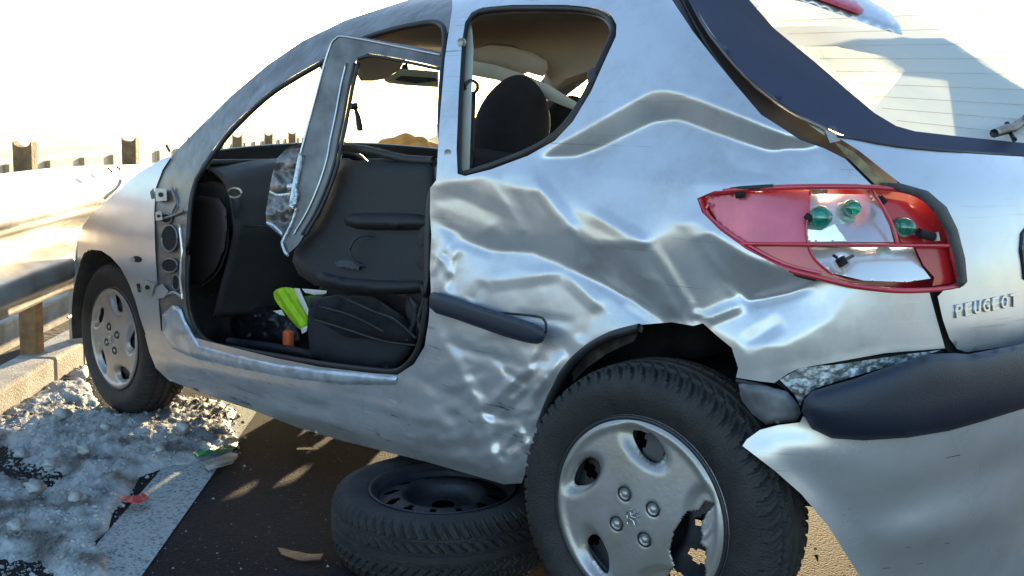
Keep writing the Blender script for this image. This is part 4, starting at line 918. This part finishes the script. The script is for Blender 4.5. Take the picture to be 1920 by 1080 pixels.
def bulb_or_reflection(u, v, r, mt=M_GREEN, g_=0.0, el_=1.0):
    c = atZ(u, v, float(surf_t([(u, v)], ('grow', g_))[0])); bm = bmesh.new(); bmesh.ops.create_uvsphere(bm, u_segments=20, v_segments=14, radius=r)
    me = bpy.data.meshes.new('bulb_or_reflection'); bm.to_mesh(me); bm.free(); me.shade_smooth(); me.materials.append(mt)
    for p in me.vertices: p.co = Vector((p.co.x*el_+c[0], p.co.y+c[1], p.co.z+c[2]))
    link(bpy.data.objects.new('bulb_or_reflection', me), lamp)
bulb_or_reflection(1538, 408, .023, M_GREEN, -.008); bulb_or_reflection(1597, 390, .017, M_GREEN, -.030, 1.1); bulb_or_reflection(1692, 426, .020, M_GREEN, -.018, 1.3)  # second green sphere imitates a blurred reflection in the lamp bowl
for (u, v) in ((1538, 408), (1692, 426)): bulb_or_reflection(u, v, .007, M_BADGE, -.012)
for (a, b, mt, r) in (((1520, 404), (1514, 412), M_DARK, .009), ((1574, 484), (1582, 497), M_DARK, .010), ((1583, 488), (1600, 479), mat('burnt_brown', (.10, .07, .04), .6), .003), ((1570, 484), (1562, 478), M_DARK, .003), ((1580, 500), (1584, 512), M_PALETRIM, .003), ((1722, 436), (1750, 444), M_DARK, .009), ((1754, 436), (1757, 452), M_PALETRIM, .006), ((1648, 368), (1660, 380), M_DARK, .006), ((1380, 366), (1396, 364), M_DARK, .007)):
    q = surf_t([a, b], ('grow', -.002)); o = tube('bulb_holder', list(CAM+rays([a, b])*q[:, None]), r, mt, None, 10, 1); o.parent = lamp
def lamp_rib(px, r=.0035, g_=.002, mt=M_RED, name='divider'):
    q = surf_t(px, ('grow', g_)); o = tube(name, list(CAM+rays(px)*q[:, None]), r, mt, None, 8, 3); o.parent = lamp
lamp_rib([(1385, 457), (1500, 458), (1600, 459), (1700, 460), (1778, 461)], .0035)
lamp_rib([(1634, 356), (1655, 388), (1674, 425), (1684, 458)], .0035)
lamp_rib([(1519, 358), (1516, 400), (1512, 430), (1516, 460), (1530, 488), (1562, 515)], .002, -.004)
lamp_rib(LAMP+[LAMP[0]], .0055, .0, M_RED, 'lens_rim')
lamp_rib([(1332, 380), (1324, 396), (1350, 424), (1400, 458), (1470, 494), (1540, 512)], .003, -.002, M_PINK, 'lens_remnant')
q = hull_t([(1306, 392), (1305, 372), (1325, 359), (1400, 353), (1450, 350)]); C(tube('lamp_gasket', list(CAM+rays([(1306, 392), (1305, 372), (1325, 359), (1400, 353), (1450, 350)])*(q+.0)[:, None]), .005, M_SEAL, None, 8, 4))
q = hull_t([(1420, 486), (1440, 500), (1490, 514), (1530, 522)]); C(tube('lamp_gasket', list(CAM+rays([(1395, 474), (1430, 492), (1490, 512), (1530, 522)])*(q+.004)[:, None]), .006, M_SEAL, None, 8, 4))
C(panel('tailgate_gasket', [(1650, 342), (1690, 344), (1740, 358), (1775, 388), (1796, 430), (1810, 485), (1814, 528), (1806, 537), (1792, 537), (1795, 520), (1788, 480), (1774, 434), (1752, 398), (1722, 368), (1680, 356)], M_PLAST, None, surf=('grow', .006), step=6, thick=.01, dome=(.006, 10)))
C(panel('shut_line', [(1738, 540), (1762, 540), (1766, 580), (1778, 625), (1800, 664), (1776, 662), (1760, 620)], M_DARK, None, surf=('grow', -.012), step=8))
# ---- rear bumper
bsurf = ('grow', .045)
C(panel('bumper_core', [(1440, 705), (1478, 694), (1540, 684), (1680, 662), (1770, 650), (1812, 664), (2030, 610), (2030, 760), (1800, 800), (1600, 830), (1510, 800), (1490, 740), (1450, 716)], M_DARK, None, surf=('grow', -.02), step=12))
C(panel('bumper_foil', [(1462, 712), (1500, 690), (1580, 682), (1700, 664), (1766, 656), (1700, 676), (1600, 706), (1530, 728), (1508, 744), (1500, 760), (1490, 740)], M_CHROME and mat('torn_pale_carrier', (.50, .56, .60), .32, .6, col2=(.2, .2, .2), vscale=60, bump=.8, bscale=70), None, surf=('grow', .0), step=5, disp=lambda V: .007*fbm(V, 1/14., 3, 12, True)))
C(panel('arch_trim', [(1384, 716), (1440, 724), (1476, 734), (1498, 760), (1502, 776), (1494, 790), (1436, 796), (1410, 776), (1390, 750)], mat('dull_grey_liner', (.16, .17, .19), .5, var=.4, vscale=20), None, surf=('grow', .0), step=6, dome=(.02, 14), disp=lambda V: .004*fbm(V, 1/30., 3, 2)))
q = hull_t([(1380, 712), (1430, 722), (1470, 734)]); C(tube('torn_edge', list(CAM+rays([(1380, 714), (1430, 724), (1470, 738)])*q[:, None]), .004, M_SEAL, None, 6, 4))
BUMP = [(1392, 836), (1400, 824), (1425, 806), (1460, 797), (1500, 792), (1506, 780), (1540, 812), (1600, 812), (1700, 800), (1800, 780), (1920, 745), (2030, 700), (2030, 1200), (1700, 1200), (1655, 1140), (1615, 1085), (1590, 1045), (1552, 985), (1502, 926), (1452, 882)]
BD = Dents((1360, 620, 2110, 1220), 5, [
 ([(1392, 836), (1460, 797), (1500, 792), (1560, 832), (1680, 832), (1600, 850), (1480, 850)], -25, 0),
 ([(1600, 850), (1920, 775), (2030, 735), (2030, 800), (1900, 850), (1700, 900), (1620, 900)], -5, 0),
 ([(1640, 900), (1900, 850), (2030, 800), (2030, 850), (1930, 885), (1800, 925), (1680, 975)], 14, 0),
 ([(1600, 985), (1700, 945), (1800, 905), (1930, 862), (2030, 822), (2030, 905), (1930, 945), (1790, 985), (1700, 1012), (1640, 1020)], -27, 0),
 ([(1700, 1010), (1790, 998), (1930, 954), (2030, 909), (2030, 1200), (1740, 1200), (1650, 1080)], 34, 0),
 ([(1392, 840), (1440, 845), (1560, 930), (1640, 1060), (1680, 1160), (1640, 1200), (1500, 930)], -6, 34),
 ([(1830, 862), (1930, 826), (1930, 834), (1836, 872)], 50, 0)], eps=.0012, blur=4.0, gain=1.7)
bu = C(panel('rear_bumper', BUMP, M_BUMPER, None, surf=bsurf, step=8, disp=BD, thick=.006))
STRIPP = [(1503, 772), (1508, 748), (1524, 733), (1560, 722), (1600, 711), (1680, 682), (1740, 664), (1790, 662), (1815, 664), (1920, 644), (2030, 608), (2030, 728), (1920, 766), (1850, 788), (1780, 808), (1700, 821), (1620, 826), (1560, 822), (1522, 804)]
rs = panel('rub_strip', STRIPP, M_STRIP, None, surf=('grow', .052), step=8, thick=.012, dome=(.035, 60)); rs.parent = bu
for px in ([(1775, 858), (1800, 853)], [(1700, 1026), (1780, 1018)], [(1655, 1066), (1730, 1056)]):
    q = surf_t(px, bsurf)+BD(np.array(px, float)); o = tube('scratch', list(CAM+rays(px)*(q-.0003)[:, None]), .0008, M_SEAL, None, 5, 1); o.parent = bu
C(panel('far_bumper_side', [(1, 1)]*0 or [(1490, 900), (1520, 1000), (1560, 1100), (1480, 1100)], M_DARK, None, surf=('y', .6), step=20)) if False else None
C(surf_grid('rear_valance', lambda u, v: B(2.86-.02*u, .20+1.25*v, .30+.28*u), np.linspace(0, 1, 4), np.linspace(0, 1, 6), M_LINER))
C(surf_grid('exhaust_shield', lambda u, v: B(2.62+.26*u, .46+.25*v, .26), np.linspace(0, 1, 3), np.linspace(0, 1, 3), M_LINER))

# ================================================================== INTERIOR
def rounded(name, c, s, material, parent=None, R=None, bev=.03, seg=4, amp=0, sub_=0):
    bm = bmesh.new(); bmesh.ops.create_cube(bm, size=1)
    for v in bm.verts: v.co = Vector((v.co.x*s[0], v.co.y*s[1], v.co.z*s[2]))
    bmesh.ops.bevel(bm, geom=bm.edges[:], offset=bev, segments=seg, profile=.6, affect='EDGES')
    if sub_: bmesh.ops.subdivide_edges(bm, edges=bm.edges[:], cuts=sub_, use_grid_fill=True)
    for v in bm.verts:
        if amp: n_ = noise.fractal(v.co*9, .8, 2, 3); v.co += v.normal*amp*n_
        if R is not None: v.co = R @ v.co
        v.co += Vector([float(k) for k in c])
    me = bpy.data.meshes.new(name); bm.to_mesh(me); bm.free(); me.shade_smooth(); me.materials.append(material)
    return link(bpy.data.objects.new(name, me), parent)
def RY(a): return Matrix.Rotation(a, 3, 'Y')
def seat(x, y, lean=.33, dx=0, dark=M_FABRIC):
    s0 = C(rounded('seat', B(x, y, .46), (.50, .50, .16), dark, None, RY(.12), .06, 5, .012, 2))
    b = rounded('backrest', B(x+.34, y, .70), (.13, .44, .52), dark, None, RY(lean*.75), .055, 5, .008, 2); b.parent = s0
    for k in (-.21, .21):
        q_ = rounded('seat_bolster', B(x+.02, y+k, .50), (.46, .09, .15), dark, None, RY(.12), .04, 4, .008, 1); q_.parent = s0
    return s0
s1 = seat(1.31, .42); s2 = seat(1.15, 1.22)
# head rests: big tombstone shapes
def headrest(c, w_, h, d, parent):
    bm = bmesh.new(); bmesh.ops.create_uvsphere(bm, u_segments=32, v_segments=20, radius=1)
    for v in bm.verts:
        p = v.co; s_ = 1/(abs(p.x)**3+abs(p.y)**3+abs(p.z)**2.6)**(1/2.8) if False else 1
        z = p.z*h*(1 if p.z > 0 else .95); wy = w_*(1-.18*max(0, p.z)**2); v.co = Vector((p.x*d*(1 if abs(p.x) < 2 else 1), p.y*wy, z)) @ RY(-.2).transposed() if False else RY(.2) @ Vector((p.x*d, p.y*wy, z)); v.co += Vector([float(k) for k in c])
    me = bpy.data.meshes.new('headrest'); bm.to_mesh(me); bm.free(); me.shade_smooth(); me.materials.append(M_FABRIC); o = link(bpy.data.objects.new('headrest', me), parent); return o
pc = at(960, 245, 'y', .42); headrest(pc, .135, .155, .07, s1)
pc = at(1066, 232, 'y', 1.15); headrest(pc, .12, .10, .06, s2)
bk = [(888, 330), (890, 270), (905, 240), (1015, 240), (1030, 262), (1034, 330)]
# rear bench top seen through the side window
C(rounded('rear_bench', B(2.15, .83, .50), (.42, 1.2, .2), M_FABRIC, None, None, .06, 4)); C(rounded('rear_bench_back', B(2.42, .83, .72), (.14, 1.15, .5), M_FABRIC, None, RY(.25), .05, 4))
C(panel('belt_line_trim', [(852, 338), (880, 318), (940, 305), (1000, 285), (1020, 290), (950, 318), (870, 340)], M_PLAST, None, surf='hull', off=.05, step=8))
# seat belts
C(tube('seat_belt', [atZ(884, 175, 2.85), atZ(882, 240, 2.86), atZ(878, 320, 2.88)], .012, M_PLAST, None, 6, 3)); rg = [atZ(884+12*math.cos(a), 163+12*math.sin(a), 2.83) for a in np.linspace(0, 6.28, 14)]; C(tube('belt_guide', rg, .005, M_PLAST, None, 6, 1))
# pale strip below the headlining and the rounded roof trim
ht = [(800, 100), (840, 108), (880, 122), (930, 134), (980, 152), (1030, 174), (1085, 202)]
C(panel('roof_trim_strip', [(800, 92), (875, 112), (930, 122), (980, 138), (1030, 160), (1088, 196), (1080, 208), (1030, 188), (980, 166), (930, 150), (875, 140), (800, 120)], M_PALETRIM, None, surf=('ctrl', [(800, 110, 3.3), (1090, 200, 3.05), (940, 300, 3.25)]), step=7, thick=.015, dome=(.006, 8)))
C(panel('roof_trim', [(876, 112), (888, 92), (920, 84), (960, 88), (1000, 100), (1025, 114), (1028, 130), (1018, 144), (990, 136), (980, 140), (930, 124)], M_HEAD, None, surf=('ctrl', [(800, 110, 3.34), (1090, 200, 3.09), (940, 300, 3.29)]), step=7, thick=.012, dome=(.012, 10)))
C(panel('headlining_edge', [(880, 40), (1150, 40), (1150, 100), (1128, 126), (1090, 138), (1060, 148), (1040, 164), (1026, 142), (1020, 112), (960, 84), (920, 80), (884, 92)], M_HEAD, None, surf=('ctrl', [(880, 60, 3.42), (1150, 60, 3.1), (1000, 300, 3.2)]), step=8, thick=.012))
# sun visor, mirror
C(panel('sun_visor', [(668, 106), (690, 100), (760, 112), (748, 132), (722, 148), (700, 152), (676, 152), (670, 140)], M_HEAD, None, surf=('ctrl', [(670, 110, 3.45), (750, 112, 3.55), (700, 300, 3.6)]), step=6, thick=.014, dome=(.005, 6)))
C(panel('visor_pivot', [(598, 112), (612, 106), (616, 130), (606, 136), (600, 128)], M_HEAD, None, surf=('y', .34), step=5, thick=.02))
mr = C(panel('interior_mirror', [(718, 150), (742, 136), (750, 128), (822, 134), (822, 164), (760, 160), (728, 156)], mat('pale_green_band', (.42, .50, .42), .35), None, surf=('ctrl', [(720, 150, 3.7), (820, 150, 3.8), (760, 300, 3.8)]), step=6, thick=.012))
o = panel('mirror_glass', [(740, 150), (752, 142), (815, 146), (822, 152), (780, 156)], M_RIM, None, surf=('ctrl', [(720, 150, 3.68), (820, 150, 3.78), (760, 300, 3.78)]), step=6, thick=.006); o.parent = mr
o = panel('mirror_mount', [(754, 122), (764, 118), (766, 130), (752, 130)], M_SEAL, None, surf=('ctrl', [(720, 150, 3.7), (820, 150, 3.8), (760, 300, 3.8)]), step=4, thick=.02); o.parent = mr
# hanging camera bracket on the windscreen
hb = [(662, 196), (667, 206), (672, 222), (676, 244)]; C(tube('windscreen_bracket', [atZ(u, v, 3.75) for u, v in hb], [.012, .006, .011, .011], M_PLAST, None, 8, 4)); 
C(tube('bracket_head', [atZ(656, 200, 3.74), atZ(672, 198, 3.74)], .011, M_PLAST, None, 8, 1))
# dashboard
DASHP = lambda name, px, y, mt=M_DASH, th=.03, dm=None: C(panel(name, px, mt, None, surf=('y', y), step=10, thick=th, dome=dm))
def dash(u, v):
    y = .16+1.33*v; a = u; hood = .045*math.exp(-((y-.42)/.17)**2)
    prof = [(.20, .90), (.38, .915), (.50, .90), (.58, .86), (.62, .80), (.64, .70), (.60, .60), (.55, .50), (.50, .40)]
    k = a*(len(prof)-1); i = min(int(k), len(prof)-2); f = k-i
    x = prof[i][0]*(1-f)+prof[i+1][0]*f; z = prof[i][1]*(1-f)+prof[i+1][1]*f
    return B(x+hood*(1.2 if a > .3 else .3), y, z+hood*math.exp(-((a-.32)/.16)**2))
C(surf_grid('dashboard', dash, np.linspace(0, 1, 40), np.linspace(0, 1, 50), M_DASH, .01))
for k in range(3):
    px = [(392+k*7, 328), (397+k*7, 335)]; C(tube('air_vent', [at(u, v, 'y', .24)+np.array([.0, -.01, .012]) for u, v in px], .003, M_DARK, None, 5, 1))
C(panel('dashboard_end', [(352, 370), (372, 366), (410, 372), (424, 392), (426, 430), (420, 470), (404, 505), (380, 530), (358, 535), (352, 480)], mat('brown_grey_trim', (.022, .016, .017), .6), None, surf=('y', .12), step=8, thick=.03, dome=(.015, 12)))
C(panel('dashboard_side', [(360, 345), (400, 340), (440, 350), (450, 380), (440, 420), (410, 440), (360, 400)], M_DASH, None, surf=('y', .17), step=8, thick=.03, dome=(.012, 14)))
C(tube('vent_ring', [at(440+13*math.cos(a), 362+9*math.sin(a), 'y', .165) for a in np.linspace(0, 6.28, 16)], .004, M_GALV, None, 6, 1))
C(tube('door_pocket_edge', [at(u, v, 'y', .20) for u, v in [(426, 432), (450, 424), (500, 424)]], .004, M_DASH, None, 6, 3))
C(tube('door_pocket_edge', [at(u, v, 'y', .14) for u, v in [(428, 430), (424, 470), (408, 510), (380, 535)]], .004, M_DASH, None, 6, 3))
# steering wheel and column
SWc = B(.80, .42, .80); Rw = np.array(RY(-.45).to_3x3()) if False else None
cw_ = [SWc+np.array([.0+.18*math.sin(a)*-.42*-1, .18*math.cos(a), .18*math.sin(a)*.9]) for a in np.linspace(0, 2*math.pi, 30)]; sw = C(tube('steering_wheel', cw_, .016, M_PLAST, None, 8, 1)); sw.hide_render = False
o = rounded('steering_hub', SWc, (.06, .16, .13), M_PLAST, sw, RY(-.4), .03); 
# footwell things
C(rounded('heater_box', B(.55, .72, .45), (.25, .25, .35), M_CARPET, None, None, .05)); C(rounded('centre_console', B(1.05, .826, .40), (.7, .18, .16), M_PLAST, None, None, .04)); C(tube('gear_lever', [B(.98, .826, .48), B(.95, .826, .62)], [.01, .02], M_PLAST, None, 8, 3))
C(rounded('pedal', B(.52, .40, .42), (.03, .06, .08), M_SEAL, None, RY(.5), .01)); C(rounded('pedal', B(.52, .52, .42), (.03, .06, .08), M_SEAL, None, RY(.5), .01))
# near seat as seen: cushion folds and lever side, backrest edge behind the opening
cz = [(580, 560), (640, 552), (720, 600), (775, 640), (768, 662), (740, 690), (700, 694), (640, 684), (582, 668), (576, 610)]
C(panel('seat_valance', cz, mat('seat_side_plastic', (.014, .018, .028), .7, var=.25, vscale=14), None, surf=('y', .14), step=8, thick=.04, dome=(.03, 26), disp=lambda V: .008*fbm(V, 1/60., 3, 4)))
C(panel('seat_cushion_roll', [(584, 566), (640, 552), (700, 556), (760, 596), (786, 640), (768, 650), (720, 640), (650, 632), (600, 606), (580, 590)], M_FABRIC, None, surf=('y', .11), step=7, thick=.05, dome=(.045, 24), disp=lambda V: .016*fbm(V, 1/38., 4, 7, True)))
C(panel('seat_back_side', [(812, 380), (800, 400), (778, 450), (764, 510), (760, 580), (770, 640), (790, 655), (806, 600), (812, 450)], mat('brown_black_seat_side', (.035, .030, .034), .8, var=.4, vscale=14, bump=.5, bscale=60), None, surf=('y', .14), step=7, thick=.06, dome=(.03, 18), disp=lambda V: .006*fbm(V, 1/24., 3, 7)))
C(tube('seat_belt_stalk', [at(u, v, 'y', .10) for u, v in [(770, 560), (782, 580), (776, 610), (764, 636)]], .008, M_PLAST, None, 8, 4))
C(tube('seat_belt_stalk', [at(u, v, 'y', .09) for u, v in [(790, 530), (796, 560), (785, 600), (796, 632)]], .006, M_DASH, None, 8, 4))
bc = C(rounded('belt_buckle', at(541, 637, 'y', .20), (.034, .03, .062), M_ORANGE, None, None, .012, 4)); bc['label'] = 'orange belt buckle beside the front seat'
C(tube('seat_rail', [at(u, v, 'y', .18) for u, v in [(430, 640), (520, 652), (600, 668)]], .014, M_PLAST, None, 8, 3))
C(rounded('floor_bag_shadow', at(480, 615, 'y', .30), (.22, .15, .09), mat('navy_floor_mat', (.03, .032, .045), .9), None, None, .03)) if False else None
bg_ = panel('black_bag', [(430, 600), (452, 580), (488, 572), (520, 580), (548, 598), (560, 618), (566, 650), (520, 652), (460, 642), (436, 628)], mat('black_nylon', (.012, .013, .018), .45, var=.4, vscale=20), None, surf=('y', .30), step=4, thick=.05, dome=(.07, 24), disp=lambda V: .030*fbm(V, 1/34., 4, 21, True), rnd=1)
tag(bg_, 'crumpled black bag lying in the footwell beside the orange buckle', 'bag')
for px in ([(590, 600), (650, 618), (720, 640), (780, 648)], [(640, 556), (690, 580), (740, 600), (780, 634)], [(600, 575), (660, 592), (720, 622)]):
    C(tube('seat_seam', [at(u, v, 'y', .055) for u, v in px], .0035, M_SEAL, None, 5, 4))
# ================================================================== VEST on the floor of the car
V0 = [(512, 545), (530, 538), (552, 540), (560, 552), (577, 585), (577, 612), (566, 622), (545, 600), (522, 572), (514, 560)]
vest = panel('safety_vest', V0, M_VEST, None, surf=('y', .17), step=4, thick=.012, dome=(.012, 12), disp=lambda V: .010*np.sin((V[:, 0]*.62-V[:, 1]*.42)*.52), rnd=1)
tag(vest, 'folded lime green safety vest with white tape lying beside the front seat', 'vest')
for px in ([(551, 540), (562, 541), (568, 556), (582, 588), (577, 592), (562, 566)], [(566, 541), (613, 545), (611, 551), (590, 553), (572, 549)], [(512, 583), (528, 581), (534, 592), (524, 590)], [(564, 616), (577, 610), (574, 622), (566, 626)]):
    o = panel('reflective_tape', px, M_WHITE, None, surf=('y', .155), step=4, thick=.004, dome=(.004, 5)); o.parent = vest
o = panel('vest_fold', [(566, 556), (588, 553), (608, 551), (588, 570), (577, 584)], mat('dark_green_fabric', (.05, .12, .02), .8), None, surf=('y', .165), step=4, thick=.01); o.parent = vest

# ================================================================== TORN DOOR inside the opening
DS = ('ctrl', [(640, 70, 3.20), (820, 110, 2.98), (560, 440, 3.16)])
door_loc = CAM+rays([(650, 540)])[0]*3.1
DOOR = empty('torn_off_door', 'torn off front door standing inside the cabin behind the door opening', 'door', tuple(door_loc))
def D(o): return parent_keep(o, DOOR)
FR = [(628, 68), (640, 63), (680, 70), (760, 84), (832, 98), (832, 126), (760, 112), (720, 104), (690, 100), (672, 108), (663, 122), (655, 160), (645, 215), (634, 270), (628, 305), (626, 340), (610, 385), (580, 425), (558, 460), (540, 476), (530, 465), (536, 440), (560, 380), (566, 340), (564, 300), (574, 250), (590, 190), (606, 130), (618, 90)]
FD = Dents((490, 40, 860, 500), 3, [
 ([(618, 80), (640, 66), (680, 72), (760, 86), (832, 100), (832, 106), (700, 84), (640, 78), (626, 100), (575, 300), (560, 300)], -14, 14),
 ([(700, 88), (832, 108), (832, 124), (760, 110), (700, 100)], -22, 0), ([(640, 85), (700, 90), (690, 102), (664, 118), (640, 240), (610, 300), (600, 200)], 6, 6),
 ([(652, 118), (664, 116), (640, 250), (622, 330), (612, 330), (632, 230)], 0, -28), ([(664, 116), (672, 110), (652, 200), (632, 300), (624, 330), (640, 250)], 0, 28)], eps=.006, blur=.9, mm=1.45e-3)
fr_ = D(panel('window_frame', FR, mat('door_inner_paint', (.22, .215, .22), .42, .5, col2=(.10, .095, .095), vscale=10, bump=.15, bscale=60), None, surf=DS, step=4, disp=FD, thick=.025)); 
es = [(665, 118), (655, 160), (645, 215), (635, 262), (628, 300), (612, 350), (590, 400), (566, 440)]
for dx, r, mt in ((-16, .0028, M_BADGE), (0, .0045, M_SEAL), (7, .006, M_SEAL)):
    px = [(u+dx, v) for u, v in es]; q = surf_t(px, DS)+FD(np.array(px, float)); D(tube('frame_bead', list(CAM+rays(px)*(q-.004)[:, None]), r, mt, None, 6, 4))
es = [(560, 300), (576, 240), (592, 180), (608, 120), (620, 84), (630, 72), (642, 68), (690, 76), (760, 90), (826, 103)]
q = surf_t(es, DS)+FD(np.array(es, float)); D(tube('frame_bead', list(CAM+rays(es)*(q-.003)[:, None]), .003, M_BADGE, None, 6, 4))
q = surf_t([(672, 108), (700, 103), (760, 115), (826, 129)], DS); D(tube('glass_channel', list(CAM+rays([(672, 110), (700, 105), (760, 116), (826, 130)])*q[:, None]), .005, M_SEAL, None, 6, 4))
EP = [(520, 296), (536, 280), (556, 268), (574, 280), (568, 330), (560, 380), (545, 420), (540, 470), (524, 440), (500, 420), (498, 400), (506, 350), (512, 320)]
D(panel('crushed_edge', EP, mat('crushed_door_metal', (.26, .24, .24), .42, .6, col2=(.10, .09, .09), vscale=25, bump=.6, bscale=50), None, surf=DS, off=.02, step=4, disp=lambda V: .020*fbm(V, 1/28., 4, 11, True)+.01*np.sin(V[:, 1]*.14), thick=.004))
for px, r in (([(566, 290), (560, 320), (552, 360), (548, 382)], .012), ([(540, 350), (552, 352), (556, 372), (546, 388)], .010), ([(500, 418), (514, 424), (530, 440)], .005), ([(556, 390), (546, 420), (528, 455)], .004), ([(528, 455), (534, 472), (540, 478)], .006), ([(506, 360), (520, 366), (545, 364)], .005)):
    q = surf_t(px, DS); D(tube('torn_edge', list(CAM+rays(px)*(q-.008)[:, None]), r, mat('fresh_torn_metal', (.62, .68, .74), .3, .8, bump=.8, bscale=90) if 'fresh_torn_metal' not in bpy.data.materials else bpy.data.materials['fresh_torn_metal'], None, 6, 4, .6))
LN = [(628, 312), (640, 300), (700, 302), (760, 302), (815, 304), (815, 545), (760, 552), (700, 552), (640, 545), (590, 535), (560, 515), (548, 490), (552, 470), (575, 440), (600, 405), (618, 360)]
ln = D(panel('door_lining', LN, mat('door_lining_plastic', (.005, .005, .0075), .55, var=.25, vscale=10, bump=.3, bscale=300), None, surf=DS, off=.06, step=10, thick=.03, dome=(.02, 20)))
q = surf_t([(638, 292), (660, 296), (720, 306), (800, 312)], DS)+.055; D(tube('waist_seal', list(CAM+rays([(636, 270), (655, 276), (700, 284), (760, 298), (812, 302)])*(surf_t([(636, 270), (655, 276), (700, 284), (760, 298), (812, 302)], DS)+.06)[:, None]), .013, M_SEAL, None, 8, 4))
hl = panel('door_handle', [(628, 492), (640, 488), (668, 490), (676, 496), (672, 506), (650, 503), (632, 500)], M_RIM, None, surf=DS, off=.03, step=4, thick=.01); hl.parent = ln; hl.matrix_parent_inverse = Matrix.Identity(4)
for nm, px, off, dm in (('armrest', [(640, 402), (700, 398), (812, 402), (812, 430), (720, 432), (650, 428)], .035, (.03, 14)), ('door_pocket', [(590, 505), (640, 520), (720, 526), (812, 526), (812, 545), (760, 550), (700, 550), (640, 543), (600, 532)], .035, (.02, 10)), ('lining_panel', [(652, 318), (800, 320), (808, 390), (650, 388)], .052, (.006, 10))):
    o = panel(nm, px, bpy.data.materials['door_lining_plastic'] if nm != 'lining_panel' else M_FABRIC, None, surf=DS, off=off, step=8, thick=.02, dome=dm, rnd=1); o.parent = ln
sk = tube('speaker_ring', [CAM+rays([(690+34*math.cos(a), 470+30*math.sin(a))])[0]*(float(surf_t([(690, 470)], DS)[0])+.035) for a in np.linspace(0, 6.28, 24)], .004, M_PLAST, None, 6, 1); sk.parent = ln
# orange bundle beyond
bm = bmesh.new(); bmesh.ops.create_icosphere(bm, subdivisions=4, radius=.14)
for v in bm.verts:
    v.co = Vector((v.co.x*1.25, v.co.y, v.co.z*.8)); v.co *= 1+.22*noise.fractal(v.co*9, .9, 2, 4)
me = bpy.data.meshes.new('orange_bundle'); bm.to_mesh(me); bm.free(); me.shade_smooth(); me.materials.append(M_ORANGEF)
ob = link(bpy.data.objects.new('orange_bundle', me)); ob.location = atZ(772, 300, 5.0); tag(ob, 'blurred orange bundle standing beyond the car, seen through the cabin', 'bundle')
